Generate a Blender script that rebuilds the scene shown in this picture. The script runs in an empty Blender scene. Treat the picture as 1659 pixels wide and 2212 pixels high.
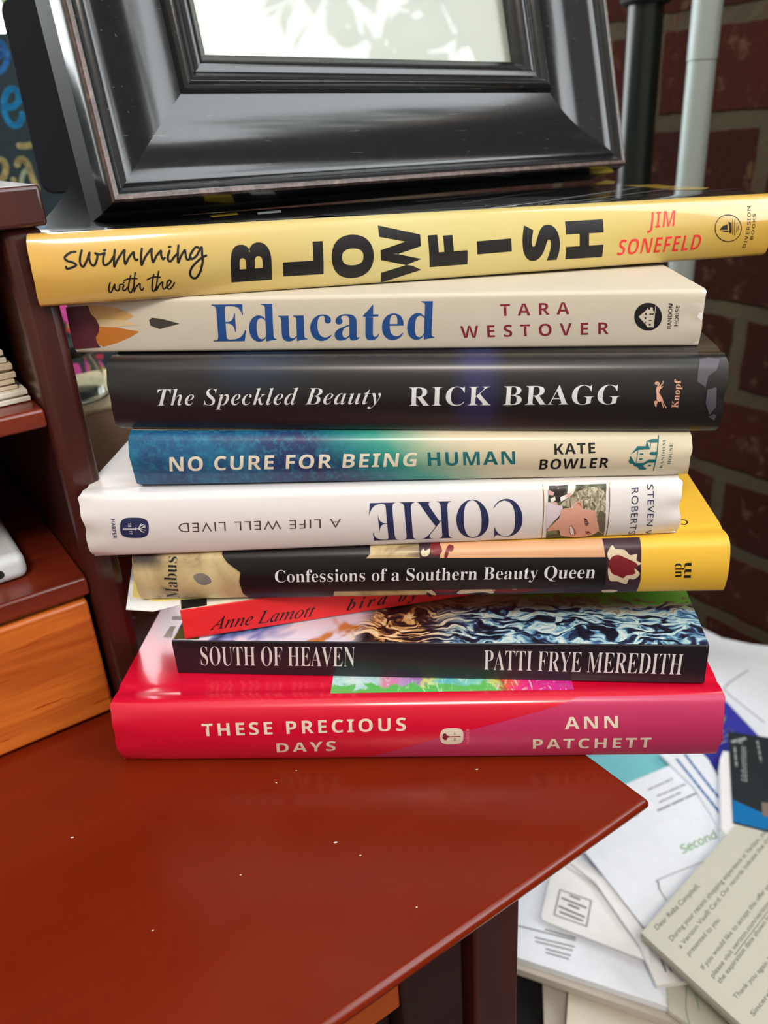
import bpy, bmesh, math, random
from mathutils import Vector, Matrix
from mathutils.geometry import tessellate_polygon
R = math.radians
random.seed(7)
scene = bpy.context.scene
COL = scene.collection

# ------------------------------------------------------------------ camera
W, H, FPX = 1659.0, 2212.0, 1750.0
CAM = Vector((0, 0, 0.2105))
PITCH, ROLL = R(25.914), R(3.749)
F_ = Vector((0, math.cos(PITCH), -math.sin(PITCH)))
U0 = Vector((0, math.sin(PITCH), math.cos(PITCH)))
X_ = Vector((math.cos(ROLL), 0, 0)) - U0 * math.sin(ROLL)
Y_ = Vector((math.sin(ROLL), 0, 0)) + U0 * math.cos(ROLL)
cd = bpy.data.cameras.new('camera')
cd.sensor_fit = 'VERTICAL'; cd.sensor_height = 36.0; cd.lens = 36.0 * FPX / H
cd.clip_start = 0.01; cd.clip_end = 60
cd.dof.use_dof = True; cd.dof.focus_distance = 0.275; cd.dof.aperture_fstop = cd.lens / 2.4
co = bpy.data.objects.new('camera', cd); COL.objects.link(co)
B_ = -F_
co.matrix_world = Matrix(((X_.x, Y_.x, B_.x, CAM.x), (X_.y, Y_.y, B_.y, CAM.y), (X_.z, Y_.z, B_.z, CAM.z), (0, 0, 0, 1)))
scene.camera = co

# ------------------------------------------------------------------ world, light, exposure
SKY, LAMP = 8.0, 20.0
wd = bpy.data.worlds.new('daylight'); scene.world = wd; wd.use_nodes = True
wb = wd.node_tree.nodes['Background']
wb.inputs[0].default_value = (0.93, 0.98, 1.0, 1); wb.inputs[1].default_value = SKY
scene.view_settings.view_transform = 'Standard'; scene.view_settings.look = 'None'
scene.view_settings.exposure = 0.06; scene.view_settings.gamma = 1.0; scene.view_settings.use_curve_mapping = False
scene.cycles.use_denoising = True
scene.cycles.max_bounces = 8; scene.cycles.diffuse_bounces = 4; scene.cycles.glossy_bounces = 4
scene.cycles.transmission_bounces = 6; scene.cycles.transparent_max_bounces = 8
scene.cycles.caustics_reflective = False; scene.cycles.caustics_refractive = False
scene.cycles.sample_clamp_indirect = 6.0

# the room is turned 33 degrees to the camera: e1 runs along the desk front, e2 into the room
AZ = R(33)
E1 = Vector((math.cos(AZ), math.sin(AZ), 0)); E2 = Vector((-math.sin(AZ), math.cos(AZ), 0))
def rm(a, b, z): return E1 * a + E2 * b + Vector((0, 0, z))
WALL_E1, BACK_E2, LEFT_E1, FRONT_E2, FLOOR_Z, CEIL_Z = 0.58, 1.30, -1.9, -1.9, -0.76, 1.75
WIN1 = (-1.30, 0.060, 0.24, 1.55)      # window in the brick wall: e2 from, to, z from, to
WIN2 = (-1.0, 0.50, 0.10, 1.40)        # window in the back wall: e1 from, to, z from, to
def portal(name, loc, normal, sx, sz):
    l = bpy.data.lights.new(name, 'AREA'); l.shape = 'RECTANGLE'; l.size = sx; l.size_y = sz
    l.cycles.is_portal = True
    o = bpy.data.objects.new(name, l); COL.objects.link(o)
    o.matrix_world = Matrix.Translation(loc) @ normal.to_track_quat('-Z', 'Z').to_matrix().to_4x4()
portal('daylight_portal', rm(WALL_E1 + 0.03, (WIN1[0] + WIN1[1]) / 2, (WIN1[2] + WIN1[3]) / 2), -E1, WIN1[1] - WIN1[0], WIN1[3] - WIN1[2])
portal('daylight_portal', rm((WIN2[0] + WIN2[1]) / 2, BACK_E2 + 0.03, (WIN2[2] + WIN2[3]) / 2), -E2, WIN2[1] - WIN2[0], WIN2[3] - WIN2[2])
ll = bpy.data.lights.new('ceiling_lamp', 'AREA'); ll.shape = 'DISK'; ll.size = 0.5; ll.energy = LAMP; ll.color = (1.0, 0.90, 0.78)
lo = bpy.data.objects.new('ceiling_lamp', ll); COL.objects.link(lo)
lo.location = rm(-0.55, -0.75, 1.5)
lo.rotation_euler = (Vector((0, 0.25, 0.05)) - lo.location).to_track_quat('-Z', 'Y').to_euler()

# ------------------------------------------------------------------ pixel rays
def ray(px, py): return F_ + (X_ * (px - W / 2) - Y_ * (py - H / 2)) / FPX
def at_z(px, py, z):
    d = ray(px, py); return CAM + d * ((z - CAM.z) / d.z)

# ------------------------------------------------------------------ materials
def lin(c):
    if isinstance(c, str):
        c = tuple(int(c[i:i + 2], 16) for i in (1, 3, 5))
    o = []
    for v in c[:3]:
        v = v / 255.0
        o.append(v / 12.92 if v <= 0.04045 else ((v + 0.055) / 1.055) ** 2.4)
    return (o[0], o[1], o[2], 1.0)
class NT:
    def __init__(s, name):
        s.m = bpy.data.materials.new(name); s.m.use_nodes = True
        s.t = s.m.node_tree; s.b = s.t.nodes['Principled BSDF']; s._o = None
    def n(s, typ, **k):
        nd = s.t.nodes.new('ShaderNode' + typ)
        for a, v in k.items(): setattr(nd, a, v)
        return nd
    def link(s, a, b): s.t.links.new(a, b)
    def put(s, sock, v):
        if isinstance(v, bpy.types.NodeSocket): s.link(v, sock)
        else: sock.default_value = v
    @property
    def obj(s):
        if s._o is None: s._o = s.n('TexCoord').outputs['Object']
        return s._o
    def xyz(s):
        x = s.n('SeparateXYZ'); s.link(s.obj, x.inputs[0]); return x.outputs
    def math(s, op, a, b=0.0, c=None):
        x = s.n('Math', operation=op); s.put(x.inputs[0], a); s.put(x.inputs[1], b)
        if c is not None: s.put(x.inputs[2], c)
        return x.outputs[0]
    def step(s, v, lo, hi):
        x = s.n('MapRange'); x.interpolation_type = 'SMOOTHSTEP'; s.put(x.inputs[0], v)
        x.inputs[1].default_value = lo; x.inputs[2].default_value = hi; return x.outputs[0]
    def scaled(s, sc, loc=(0, 0, 0), rot=(0, 0, 0)):
        x = s.n('Mapping'); s.link(s.obj, x.inputs[0]); x.inputs['Scale'].default_value = sc
        x.inputs['Location'].default_value = loc; x.inputs['Rotation'].default_value = rot; return x.outputs[0]
    def noise(s, scale, detail=3, rough=0.5, dist=0.0, vec=None):
        x = s.n('TexNoise'); s.link(vec or s.obj, x.inputs['Vector']); x.inputs['Scale'].default_value = scale
        x.inputs['Detail'].default_value = detail; x.inputs['Roughness'].default_value = rough
        x.inputs['Distortion'].default_value = dist; return x.outputs[0]
    def ramp(s, f, stops, ip='LINEAR'):
        x = s.n('ValToRGB'); s.put(x.inputs[0], f); e = x.color_ramp.elements; x.color_ramp.interpolation = ip
        while len(e) < len(stops): e.new(0.5)
        for i, (p, c) in enumerate(stops): e[i].position = p; e[i].color = lin(c)
        return x.outputs[0]
    def mix(s, f, a, b, mode='MIX'):
        x = s.n('Mix', data_type='RGBA', blend_type=mode); s.put(x.inputs[0], f)
        for k, v in ((6, a), (7, b)):
            if isinstance(v, (str, tuple)) and not isinstance(v, bpy.types.NodeSocket): v = lin(v)
            s.put(x.inputs[k], v)
        return x.outputs[2]
    def bump(s, h, strength, dist=0.001):
        x = s.n('Bump'); s.put(x.inputs['Height'], h); x.inputs['Strength'].default_value = strength
        x.inputs['Distance'].default_value = dist; s.link(x.outputs[0], s.b.inputs['Normal'])
    def fin(s, col=None, rough=0.5, spec=0.5, coat=0.0, coat_rough=0.05, metal=0.0):
        if col is not None: s.put(s.b.inputs['Base Color'], lin(col) if isinstance(col, (str, tuple)) else col)
        s.put(s.b.inputs['Roughness'], rough); s.b.inputs['Specular IOR Level'].default_value = spec
        s.b.inputs['Coat Weight'].default_value = coat; s.b.inputs['Coat Roughness'].default_value = coat_rough
        s.b.inputs['Metallic'].default_value = metal
        return s.m
def plain(name, c, rough=0.5, spec=0.5, coat=0.0, var=0.06, scale=120, metal=0.0, coat_rough=0.05, bump=0.0, bscale=400):
    t = NT(name); c1 = lin(c)
    a = tuple(max(0, v * (1 - var)) for v in c1[:3]) + (1,); b = tuple(min(1, v * (1 + var)) for v in c1[:3]) + (1,)
    m = t.mix(t.noise(scale, 4), c, c); nd = m.node; nd.inputs[6].default_value = a; nd.inputs[7].default_value = b
    if bump: t.bump(t.noise(bscale, 4), bump)
    return t.fin(m, rough, spec, coat, coat_rough, metal)

def wood(name, dark, light, grain=(6, 60, 60), rough=0.35, coat=0.5, coat_rough=0.12, pores=False, spec=0.4):
    t = NT(name)
    v = t.scaled(grain)
    n = t.noise(1.0, 6, 0.6, 1.2, v)
    c = t.ramp(n, [(0.30, dark), (0.70, light)])
    if pores:
        v2 = t.scaled((grain[0] * 9, grain[1] * 9, grain[2] * 9), rot=(0, 0.05, 0))
        p = t.noise(1.0, 2, 0.5, 0.3, v2)
        c = t.mix(t.step(p, 0.62, 0.70), c, dark)
    t.bump(n, 0.05, 0.0005)
    return t.fin(c, rough, spec, coat, coat_rough)

M = {}
M['black_ink'] = plain('black_ink', (20, 18, 20), 0.45, 0.4)
M['white_ink'] = plain('white_ink', (222, 224, 228), 0.5)
M['cream_ink'] = plain('cream_ink', (226, 216, 196), 0.5)
M['navy_ink'] = plain('navy_ink', (32, 42, 84), 0.5)
M['blue_ink'] = plain('blue_ink', (22, 70, 136), 0.5)
M['wine_ink'] = plain('wine_ink', (126, 28, 48), 0.5)
M['red_ink'] = plain('red_ink', (226, 58, 56), 0.4)
M['brown_ink'] = plain('brown_ink', (84, 64, 54), 0.5)
M['teal_ink'] = plain('teal_ink', (14, 100, 108), 0.5)
M['peach_ink'] = plain('peach_ink', (226, 170, 142), 0.5)
M['grey_ink'] = plain('grey_ink', (128, 128, 130), 0.6)
M['dark_grey_ink'] = plain('dark_grey_ink', (92, 92, 90), 0.6)
M['green_ink'] = plain('green_ink', (110, 160, 96), 0.6)
M['paper'] = plain('paper', (236, 236, 238), 0.75, 0.3, bump=0.02)
M['warm_paper'] = plain('warm_paper', (216, 210, 196), 0.8, 0.3, bump=0.02)
def page_mat(name, c, d):
    t = NT(name); z = t.xyz()[2]
    s = t.math('SINE', t.math('MULTIPLY', z, 9000.0)); n = t.noise(900, 2)
    f = t.math('ADD', t.math('MULTIPLY', s, 0.25), n)
    return t.fin(t.ramp(f, [(0.2, d), (0.8, c)]), 0.85, 0.2)
M['pages'] = page_mat('pages', (222, 210, 184), (170, 154, 124))
M['board_edge'] = plain('board_edge', (216, 206, 186), 0.8)

# ------------------------------------------------------------------ mesh helpers
def link_mesh(name, verts, faces, mats, parent=None, fmat=None, smooth=False, loc=None):
    me = bpy.data.meshes.new(name); me.from_pydata([tuple(v) for v in verts], [], faces)
    if not isinstance(mats, (list, tuple)): mats = [mats]
    for m in mats: me.materials.append(m)
    if fmat:
        for p, i in zip(me.polygons, fmat): p.material_index = i
    if smooth:
        for p in me.polygons: p.use_smooth = True
    me.update()
    o = bpy.data.objects.new(name, me); COL.objects.link(o)
    if parent: o.parent = parent
    if loc: o.location = loc
    return o
def sharp(o, ang=35):
    me = o.data
    bm = bmesh.new(); bm.from_mesh(me); bmesh.ops.recalc_face_normals(bm, faces=bm.faces[:])
    for e in bm.edges:
        if len(e.link_faces) == 2 and e.calc_face_angle(0) > R(ang): e.smooth = False
    for f in bm.faces: f.smooth = True
    bm.to_mesh(me); bm.free()
def empty(name, label, cat, mat=None, group=None, loc=None):
    o = bpy.data.objects.new(name, None); COL.objects.link(o); o.empty_display_size = 0.02
    if mat is not None: o.matrix_world = mat
    if loc is not None: o.location = loc
    return tag(o, label, cat, group)
def tag(o, label, cat, group=None):
    o['label'] = label; o['category'] = cat
    if group: o['group'] = group
    return o
def struct(o): o['kind'] = 'structure'; return o
def room_mat(a, b, z): return Matrix.Translation(rm(a, b, z)) @ Matrix.Rotation(AZ, 4, 'Z')
def bevel(o, w, seg=3):
    m = o.modifiers.new('bevel', 'BEVEL'); m.width = w; m.segments = seg; m.limit_method = 'ANGLE'; m.angle_limit = R(40)
    return o
def boxes_mesh(name, bs, mat, parent=None, bev=0.0, seg=3, fmats=None):
    """bs: list of (x0,x1,y0,y1,z0,z1) joined into one mesh in the parent's frame"""
    v, f = [], []
    for x0, x1, y0, y1, z0, z1 in bs:
        k = len(v)
        v += [(x0, y0, z0), (x1, y0, z0), (x1, y1, z0), (x0, y1, z0), (x0, y0, z1), (x1, y0, z1), (x1, y1, z1), (x0, y1, z1)]
        f += [[k + i for i in q] for q in ((0, 3, 2, 1), (4, 5, 6, 7), (0, 1, 5, 4), (1, 2, 6, 5), (2, 3, 7, 6), (3, 0, 4, 7))]
    o = link_mesh(name, v, f, mat, parent)
    if bev: bevel(o, bev, seg); sharp(o, 80)
    return o
def lathe(name, prof, mat, parent=None, seg=40, closed=True):
    v, f = [], []
    for r, z in prof:
        for i in range(seg):
            a = 2 * math.pi * i / seg; v.append((r * math.cos(a), r * math.sin(a), z))
    n = len(prof)
    for j in range(n - 1):
        for i in range(seg):
            k = (i + 1) % seg
            f.append((j * seg + i, j * seg + k, (j + 1) * seg + k, (j + 1) * seg + i))
    if closed:
        f.append(tuple(reversed(range(seg)))); f.append(tuple((n - 1) * seg + i for i in range(seg)))
    o = link_mesh(name, v, f, mat, parent); sharp(o, 40); return o
def catmull(p, k=5, closed=False):
    if len(p) < 3: return list(p)
    q = []; n = len(p)
    for i in range(n if closed else n - 1):
        if closed: a, b, c, d = p[(i - 1) % n], p[i], p[(i + 1) % n], p[(i + 2) % n]
        else: a, b, c, d = p[max(i - 1, 0)], p[i], p[i + 1], p[min(i + 2, n - 1)]
        for j in range(k):
            t = j / k
            q.append(tuple(0.5 * ((2 * b[m]) + (-a[m] + c[m]) * t + (2 * a[m] - 5 * b[m] + 4 * c[m] - d[m]) * t * t + (-a[m] + 3 * b[m] - 3 * c[m] + d[m]) * t ** 3) for m in range(2)))
    if not closed: q.append(p[-1])
    return q

# ------------------------------------------------------------------ lettering
STY = {'bold': (0x1D400, 0x1D41A), 'italic': (0x1D434, 0x1D44E), 'bolditalic': (0x1D468, 0x1D482), 'sans': (0x1D5A0, 0x1D5BA), 'sansbold': (0x1D5D4, 0x1D5EE),
       'sansitalic': (0x1D608, 0x1D622), 'sansbolditalic': (0x1D63C, 0x1D656), 'mono': (0x1D670, 0x1D68A)}
def styled(s, st):
    if not st: return s
    up, lo = STY[st]; o = ''
    for ch in s:
        if 'A' <= ch <= 'Z': o += chr(up + ord(ch) - 65)
        elif 'a' <= ch <= 'z': o += '\u210e' if (st == 'italic' and ch == 'h') else chr(lo + ord(ch) - 97)
        elif st == 'bold' and '0' <= ch <= '9': o += chr(0x1D7CE + ord(ch) - 48)
        else: o += ch
    return o
def text_mesh(s, st, offset=0.0, spacing=1.0):
    c = bpy.data.curves.new('lettering', 'FONT'); c.body = styled(s, st); c.size = 1.0; c.offset = offset
    c.space_character = spacing; c.resolution_u = 4; c.fill_mode = 'FRONT'
    o = bpy.data.objects.new('lettering', c); COL.objects.link(o)
    dg = bpy.context.evaluated_depsgraph_get(); dg.update()
    me = o.evaluated_get(dg).to_mesh()
    v = [(p.co.x, p.co.y) for p in me.vertices]; f = [list(p.vertices) for p in me.polygons]
    o.evaluated_get(dg).to_mesh_clear()
    bpy.data.objects.remove(o); bpy.data.curves.remove(c)
    return v, f

class Surf:
    """a printed surface: px() turns a photo pixel into surface coordinates, P() turns those into a local point"""
    cuts = ()
    def px(s, x, y): raise NotImplementedError
    def P(s, u, v, off): raise NotImplementedError
    def ink(s, name, vv, ff, mat, layer, parent):
        bm = bmesh.new()
        bv = [bm.verts.new((a, b, 0)) for a, b in vv]
        for q in ff:
            try: bm.faces.new([bv[i] for i in q])
            except ValueError: pass
        for c in s.cuts:
            bmesh.ops.bisect_plane(bm, geom=bm.verts[:] + bm.edges[:] + bm.faces[:], plane_co=(0, c, 0), plane_no=(0, 1, 0), dist=1e-7)
        bm.normal_update()
        for q in bm.faces:
            if q.normal.z < 0: q.normal_flip()
            q.smooth = True
        off = 0.00005 * layer
        for v in bm.verts: v.co = s.P(v.co.x, v.co.y, off)
        me = bpy.data.meshes.new(name); bm.to_mesh(me); bm.free(); me.materials.append(mat)
        o = bpy.data.objects.new(name, me); COL.objects.link(o); o.parent = parent or s.root
        return o
    def text(s, name, body, st, p0, p1, p2, mat, offset=0.0, spacing=1.0, layer=1, parent=None):
        v, f = text_mesh(body, st, offset, spacing)
        a, b, c = s.px(*p0), s.px(*p1), s.px(*p2)
        x0 = min(q[0] for q in v); x1 = max(q[0] for q in v); y1 = max(q[1] for q in v)
        w = [(a[0] + (q[0] - x0) / (x1 - x0) * (b[0] - a[0]) + q[1] / y1 * (c[0] - a[0]),
              a[1] + (q[0] - x0) / (x1 - x0) * (b[1] - a[1]) + q[1] / y1 * (c[1] - a[1])) for q in v]
        return s.ink(name, w, f, mat, layer, parent)
    def texts(s, name, rows, mat, layer=1, parent=None):
        """several lines of one lettering as one mesh"""
        V, Fc = [], []
        for body, st, p0, p1, p2, offset, spacing in rows:
            v, f = text_mesh(body, st, offset, spacing)
            a, b, c = s.px(*p0), s.px(*p1), s.px(*p2)
            x0 = min(q[0] for q in v); x1 = max(q[0] for q in v); y1 = max(q[1] for q in v); k = len(V)
            V += [(a[0] + (q[0] - x0) / (x1 - x0) * (b[0] - a[0]) + q[1] / y1 * (c[0] - a[0]),
                   a[1] + (q[0] - x0) / (x1 - x0) * (b[1] - a[1]) + q[1] / y1 * (c[1] - a[1])) for q in v]
            Fc += [[i + k for i in q] for q in f]
        return s.ink(name, V, Fc, mat, layer, parent)
    def polys(s, name, pls, mat, layer=1, parent=None, raw=False):
        V, Fc = [], []
        for p in pls:
            q = p if raw else [s.px(*a) for a in p]
            k = len(V); V += q
            for t in tessellate_polygon([[Vector((a, b, 0)) for a, b in q]]): Fc.append([k + i for i in t])
        return s.ink(name, V, Fc, mat, layer, parent)
    def strokes(s, name, lines, wpx, mat, layer=1, parent=None, smooth=True):
        """pen strokes: lines of pixels, drawn wpx pixels wide"""
        V, Fc = [], []
        for ln in lines:
            pp = catmull(ln, 6) if smooth else list(ln)
            q = [Vector(s.px(*a)) for a in pp]
            m = len(q) // 2
            w = (Vector(s.px(pp[m][0] + wpx, pp[m][1])) - Vector(s.px(*pp[m]))).length / 2
            for i in range(len(q) - 1):
                d = q[i + 1] - q[i]
                if d.length < 1e-7: continue
                d.normalize(); n = Vector((-d.y, d.x)) * w; k = len(V)
                V += [tuple(q[i] + n), tuple(q[i] - n), tuple(q[i + 1] - n), tuple(q[i + 1] + n)]; Fc.append([k, k + 1, k + 2, k + 3])
            for i in range(len(q)):
                k = len(V); V += [tuple(q[i] + Vector((math.cos(a * math.pi / 5), math.sin(a * math.pi / 5))) * w) for a in range(10)]
                Fc.append(list(range(k, k + 10)))
        return s.ink(name, V, Fc, mat, layer, parent)

class Flat(Surf):
    """a horizontal sheet at height z; root has its origin at org and no turn"""
    def __init__(s, root, org, z): s.root, s.org, s.z = root, org, z
    def px(s, x, y):
        p = at_z(x, y, s.z); return (p.x, p.y)
    def P(s, u, v, off): return Vector((u, v, s.z + off)) - s.org
class Upright(Surf):
    """a plane through point o (world), axes ax (right) and up; root matrix mw"""
    def __init__(s, root, mw, o, ax, up): s.root, s.mi, s.o, s.ax, s.up = root, mw.inverted(), o, ax, up; s.nr = ax.cross(up)
    def px(s, x, y):
        d = ray(x, y); t = (s.o - CAM).dot(s.nr) / d.dot(s.nr); p = CAM + d * t - s.o
        return (p.dot(s.ax), p.dot(s.up))
    def P(s, u, v, off): return s.mi @ (s.o + s.ax * u + s.up * v + s.nr * off)

class Top(Surf):
    """the upper cover of a book"""
    def __init__(s, bk): s.bk = bk; s.root = bk.root
    def px(s, x, y):
        o, d = s.bk.local_ray(x, y); z = s.bk.t; u = v = 0
        for i in range(8):
            t = (z - o.z) / d.z; u = o.x + d.x * t; v = o.y + d.y * t
            uc = min(max(u, 0), s.bk.L); z = s.bk.top_z(uc, min(max(v, 0), s.bk.Wd)) * s.bk.k(uc)
        return (u, max(v, s.bk.r + 0.0004))
    def P(s, u, v, off): return Vector((u, v, s.bk.top_z(u, v) * s.bk.k(u) + off))

class Book(Surf):
    def __init__(s, name, label, A, z, yaw, L, t, Wd, hard, bulge, r, mats, tb=None, tilt=0.0, roll=0.0, lift=0.0, wear=0.0, tlr=None, group='books in the stack', cover_name='dust_jacket'):
        s.L, s.t, s.Wd, s.hard, s.b, s.r, s.lift = L, t, Wd, hard, bulge, r, lift
        s.rb = min(r, 0.0011)
        s.tb = tb if tb else t
        s.tlr = tlr
        X = Vector((math.cos(R(yaw)) * math.cos(R(roll)), math.sin(R(yaw)) * math.cos(R(roll)), math.sin(R(roll))))
        Yh = Vector((-math.sin(R(yaw)), math.cos(R(yaw)), 0)); Zu = X.cross(Yh)
        Y = Yh * math.cos(R(tilt)) - Zu * math.sin(R(tilt)); Z = X.cross(Y)
        s.mw = Matrix(((X.x, Y.x, Z.x, A[0]), (X.y, Y.y, Z.y, A[1]), (X.z, Y.z, Z.z, z), (0, 0, 0, 1)))
        s.mi = s.mw.inverted()
        s.root = empty(name, label, 'book', s.mw, group)
        s.build(mats, wear, cover_name)
        s.top = Top(s)
    def k(s, u):
        if not s.tlr: return 1.0
        a = min(max(u / s.L, 0), 1); return (s.tlr[0] + (s.tlr[1] - s.tlr[0]) * a) / s.t
    def spine_y(s, v):
        v = min(max(v, 0.0), s.t); q = 2 * v / s.t - 1
        y = -s.b * (1 - q * q); rr = s.r if v > s.t / 2 else s.rb; d = min(v, s.t - v)
        if d < rr: y += rr - math.sqrt(max(0, rr ** 2 - (rr - d) ** 2))
        return y
    def top_z(s, u, y):
        z = s.t - (s.t - s.tb) * max(0, y - s.r) / (s.Wd - s.r)
        if s.hard:
            z -= 0.0007 * math.exp(-((y - 0.0085) / 0.0022) ** 2)
        if s.lift:
            k = max(0.0, 1 - u / 0.035); z += s.lift * k * k * (3 - 2 * k) * min(1, max(0, y - s.r) / s.Wd) ** 1.6
        return z
    def local_ray(s, x, y): return s.mi @ CAM, s.mi.to_3x3() @ ray(x, y)
    def px(s, x, y):
        o, d = s.local_ray(x, y); yy = 0.0; u = v = 0
        for i in range(10):
            t = (yy - o.y) / d.y; u = o.x + d.x * t; v = (o.z + d.z * t) / s.k(u); yy = s.spine_y(v)
        return (u, v)
    def P(s, u, v, off):
        e = 1e-5; dy = (s.spine_y(min(v + e, s.t)) - s.spine_y(max(v - e, 0))) / (2 * e)
        dy = max(-4, min(4, dy)); n = math.sqrt(1 + dy * dy)
        return Vector((u, s.spine_y(v) - off / n, (v + off * dy / n) * s.k(u)))
    def build(s, mats, wear, cover_name):
        L, t, Wd, r = s.L, s.t, s.Wd, s.r
        bt = 0.0026 if s.hard else 0.0004
        ys = [Wd, Wd * 0.75, Wd * 0.5, Wd * 0.3, 0.02, 0.0125, 0.0105, 0.0085, 0.0065, 0.005, r]
        ys = [y for y in ys if y >= r]
        vs = []
        for i in range(7): vs.append(t - r * (1 - math.cos(math.pi / 2 * i / 6)))
        rb = s.rb; mid = [t - r - (t - r - rb) * i / 13 for i in range(1, 13)]
        vs += mid
        for i in range(7): vs.append(rb * (1 - math.sin(math.pi / 2 * i / 6)))
        s.cuts = vs[1:-1]
        prof = [('t', y) for y in ys[:-1]] + [('s', v) for v in vs] + [('b', y) for y in [rb] * (rb < r) + [r] + list(reversed(ys[:-1]))][(0 if rb < r else 1):]
        nx = 48; V, Fc, fm = [], [], []
        n = len(prof)
        rng = random.Random(int(L * 1e6))
        for i in range(nx + 1):
            a = i / nx
            u = L * (a if not s.hard else (0.5 - 0.5 * math.cos(math.pi * a)) * 0.5 + a * 0.5)
            o, q = [], []
            for k, val in prof:
                if k == 't':
                    z = s.top_z(u, val); o.append((u, val, z)); q.append((u, val, z - bt))
                elif k == 's':
                    y = s.spine_y(val); o.append((u, y, val)); q.append((u, max(y + bt, s.spine_y(t / 2) + bt), min(max(val, bt), t - bt)))
                else:
                    z = 0.0
                    if s.hard: z = 0.0007 * math.exp(-((val - 0.0085) / 0.0022) ** 2)
                    o.append((u, val, z)); q.append((u, val, z + bt))
            if wear:
                e = min(u, L - u)
                w = wear * math.exp(-e / 0.006)
                for j in range(n):
                    x, y, z = o[j]
                    if prof[j][0] == 's':
                        h1 = math.sin(j * 0.55 + L * 90) + 0.4 * math.sin(j * 1.3 + L * 40); o[j] = (x + w * 0.45 * h1 * (1 if u > L / 2 else -1), y + w * (0.75 + 0.5 * math.sin(j * 0.8 + L * 70 + a)), z)
            kk = s.k(u); V += [(x, y, z * kk) for x, y, z in o + q]
        st = 2 * n
        for i in range(nx):
            for j in range(n - 1):
                a, b = i * st + j, (i + 1) * st + j
                Fc.append((a, a + 1, b + 1, b)); fm.append(0 if prof[j][0] == 's' and prof[j + 1][0] == 's' else (1 if j < n // 2 else 2))
                a += n; b += n
                Fc.append((a, b, b + 1, a + 1)); fm.append(3)
            a, b = i * st, (i + 1) * st
            Fc.append((a, b, b + n, a + n)); fm.append(3)
            a += n - 1; b += n - 1
            Fc.append((a, a + n, b + n, b)); fm.append(3)
        for i, flip in ((0, False), (nx, True)):
            for j in range(n - 1):
                a = i * st + j
                q = (a, a + n, a + n + 1, a + 1)
                Fc.append(tuple(reversed(q)) if flip else q); fm.append(3)
        s.cover = link_mesh(cover_name, V, Fc, mats, s.root, fm); sharp(s.cover, 50)
        xi = 0.0035 if s.hard else 0.0003
        y0, y1 = r + bt + 0.001, Wd - xi
        zt = lambda y: s.t - (s.t - s.tb) * max(0, y - r) / (Wd - r) - bt
        ex = 0.0002
        v = []
        for x in (xi, L - xi):
            v += [(x, y0, bt + ex), (x, y1, bt + ex), (x, y1, zt(y1) * s.k(x) - ex), (x, y0, zt(y0) * s.k(x) - ex)]
        f = [(0, 3, 2, 1), (4, 5, 6, 7), (0, 1, 5, 4), (1, 2, 6, 5), (2, 3, 7, 6), (3, 0, 4, 7)]
        link_mesh('page_block', v, f, M['pages'], s.root)

# ================================================================== the room
t = NT('brick'); xyz = t.xyz()
cv = t.n('CombineXYZ'); t.link(t.math('ADD', xyz[1], 20.0 - 0.370 + 0.1), cv.inputs[0]); t.link(t.math('ADD', xyz[2], 0.0055 + 20 * 0.0675), cv.inputs[1])
wob = t.n('TexNoise'); t.link(t.obj, wob.inputs['Vector']); wob.inputs['Scale'].default_value = 40
vm = t.n('VectorMath', operation='MULTIPLY_ADD'); t.link(wob.outputs[1], vm.inputs[0]); vm.inputs[1].default_value = (0.006, 0.006, 0); t.link(cv.outputs[0], vm.inputs[2])
bk = t.n('TexBrick'); t.link(vm.outputs[0], bk.inputs['Vector']); bk.inputs['Scale'].default_value = 1.0
bk.inputs['Brick Width'].default_value = 0.2; bk.inputs['Row Height'].default_value = 0.0675; bk.inputs['Mortar Size'].default_value = 0.0068
bk.inputs['Mortar Smooth'].default_value = 0.25
bk.inputs['Color1'].default_value = lin((62, 26, 19)); bk.inputs['Color2'].default_value = lin((48, 21, 16)); bk.inputs['Mortar'].default_value = lin((74, 68, 54))
bc = t.mix(t.step(t.noise(55, 5, 0.65), 0.56, 0.66), bk.outputs[0], (84, 60, 46))
bc = t.mix(t.math('MULTIPLY', t.noise(18, 4), 0.6), bc, (38, 25, 22))
t.bump(t.math('ADD', t.math('MULTIPLY', bk.outputs[1], -1.0), t.math('MULTIPLY', t.noise(150, 4), 0.5)), 0.6, 0.004)
M['brick'] = t.fin(bc, 0.95, 0.05)
M['plaster'] = plain('plaster', (186, 180, 168), 0.9, 0.2, bump=0.1, bscale=60)
M['ceiling_paint'] = plain('ceiling_paint', (226, 224, 218), 0.9, 0.2)
M['floor_wood'] = wood('floor_wood', (70, 42, 26), (104, 66, 40), (3, 40, 40))
M['trim_wood'] = wood('trim_wood', (140, 104, 72), (176, 138, 100), (20, 20, 4), 0.5, 0.2)

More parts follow.
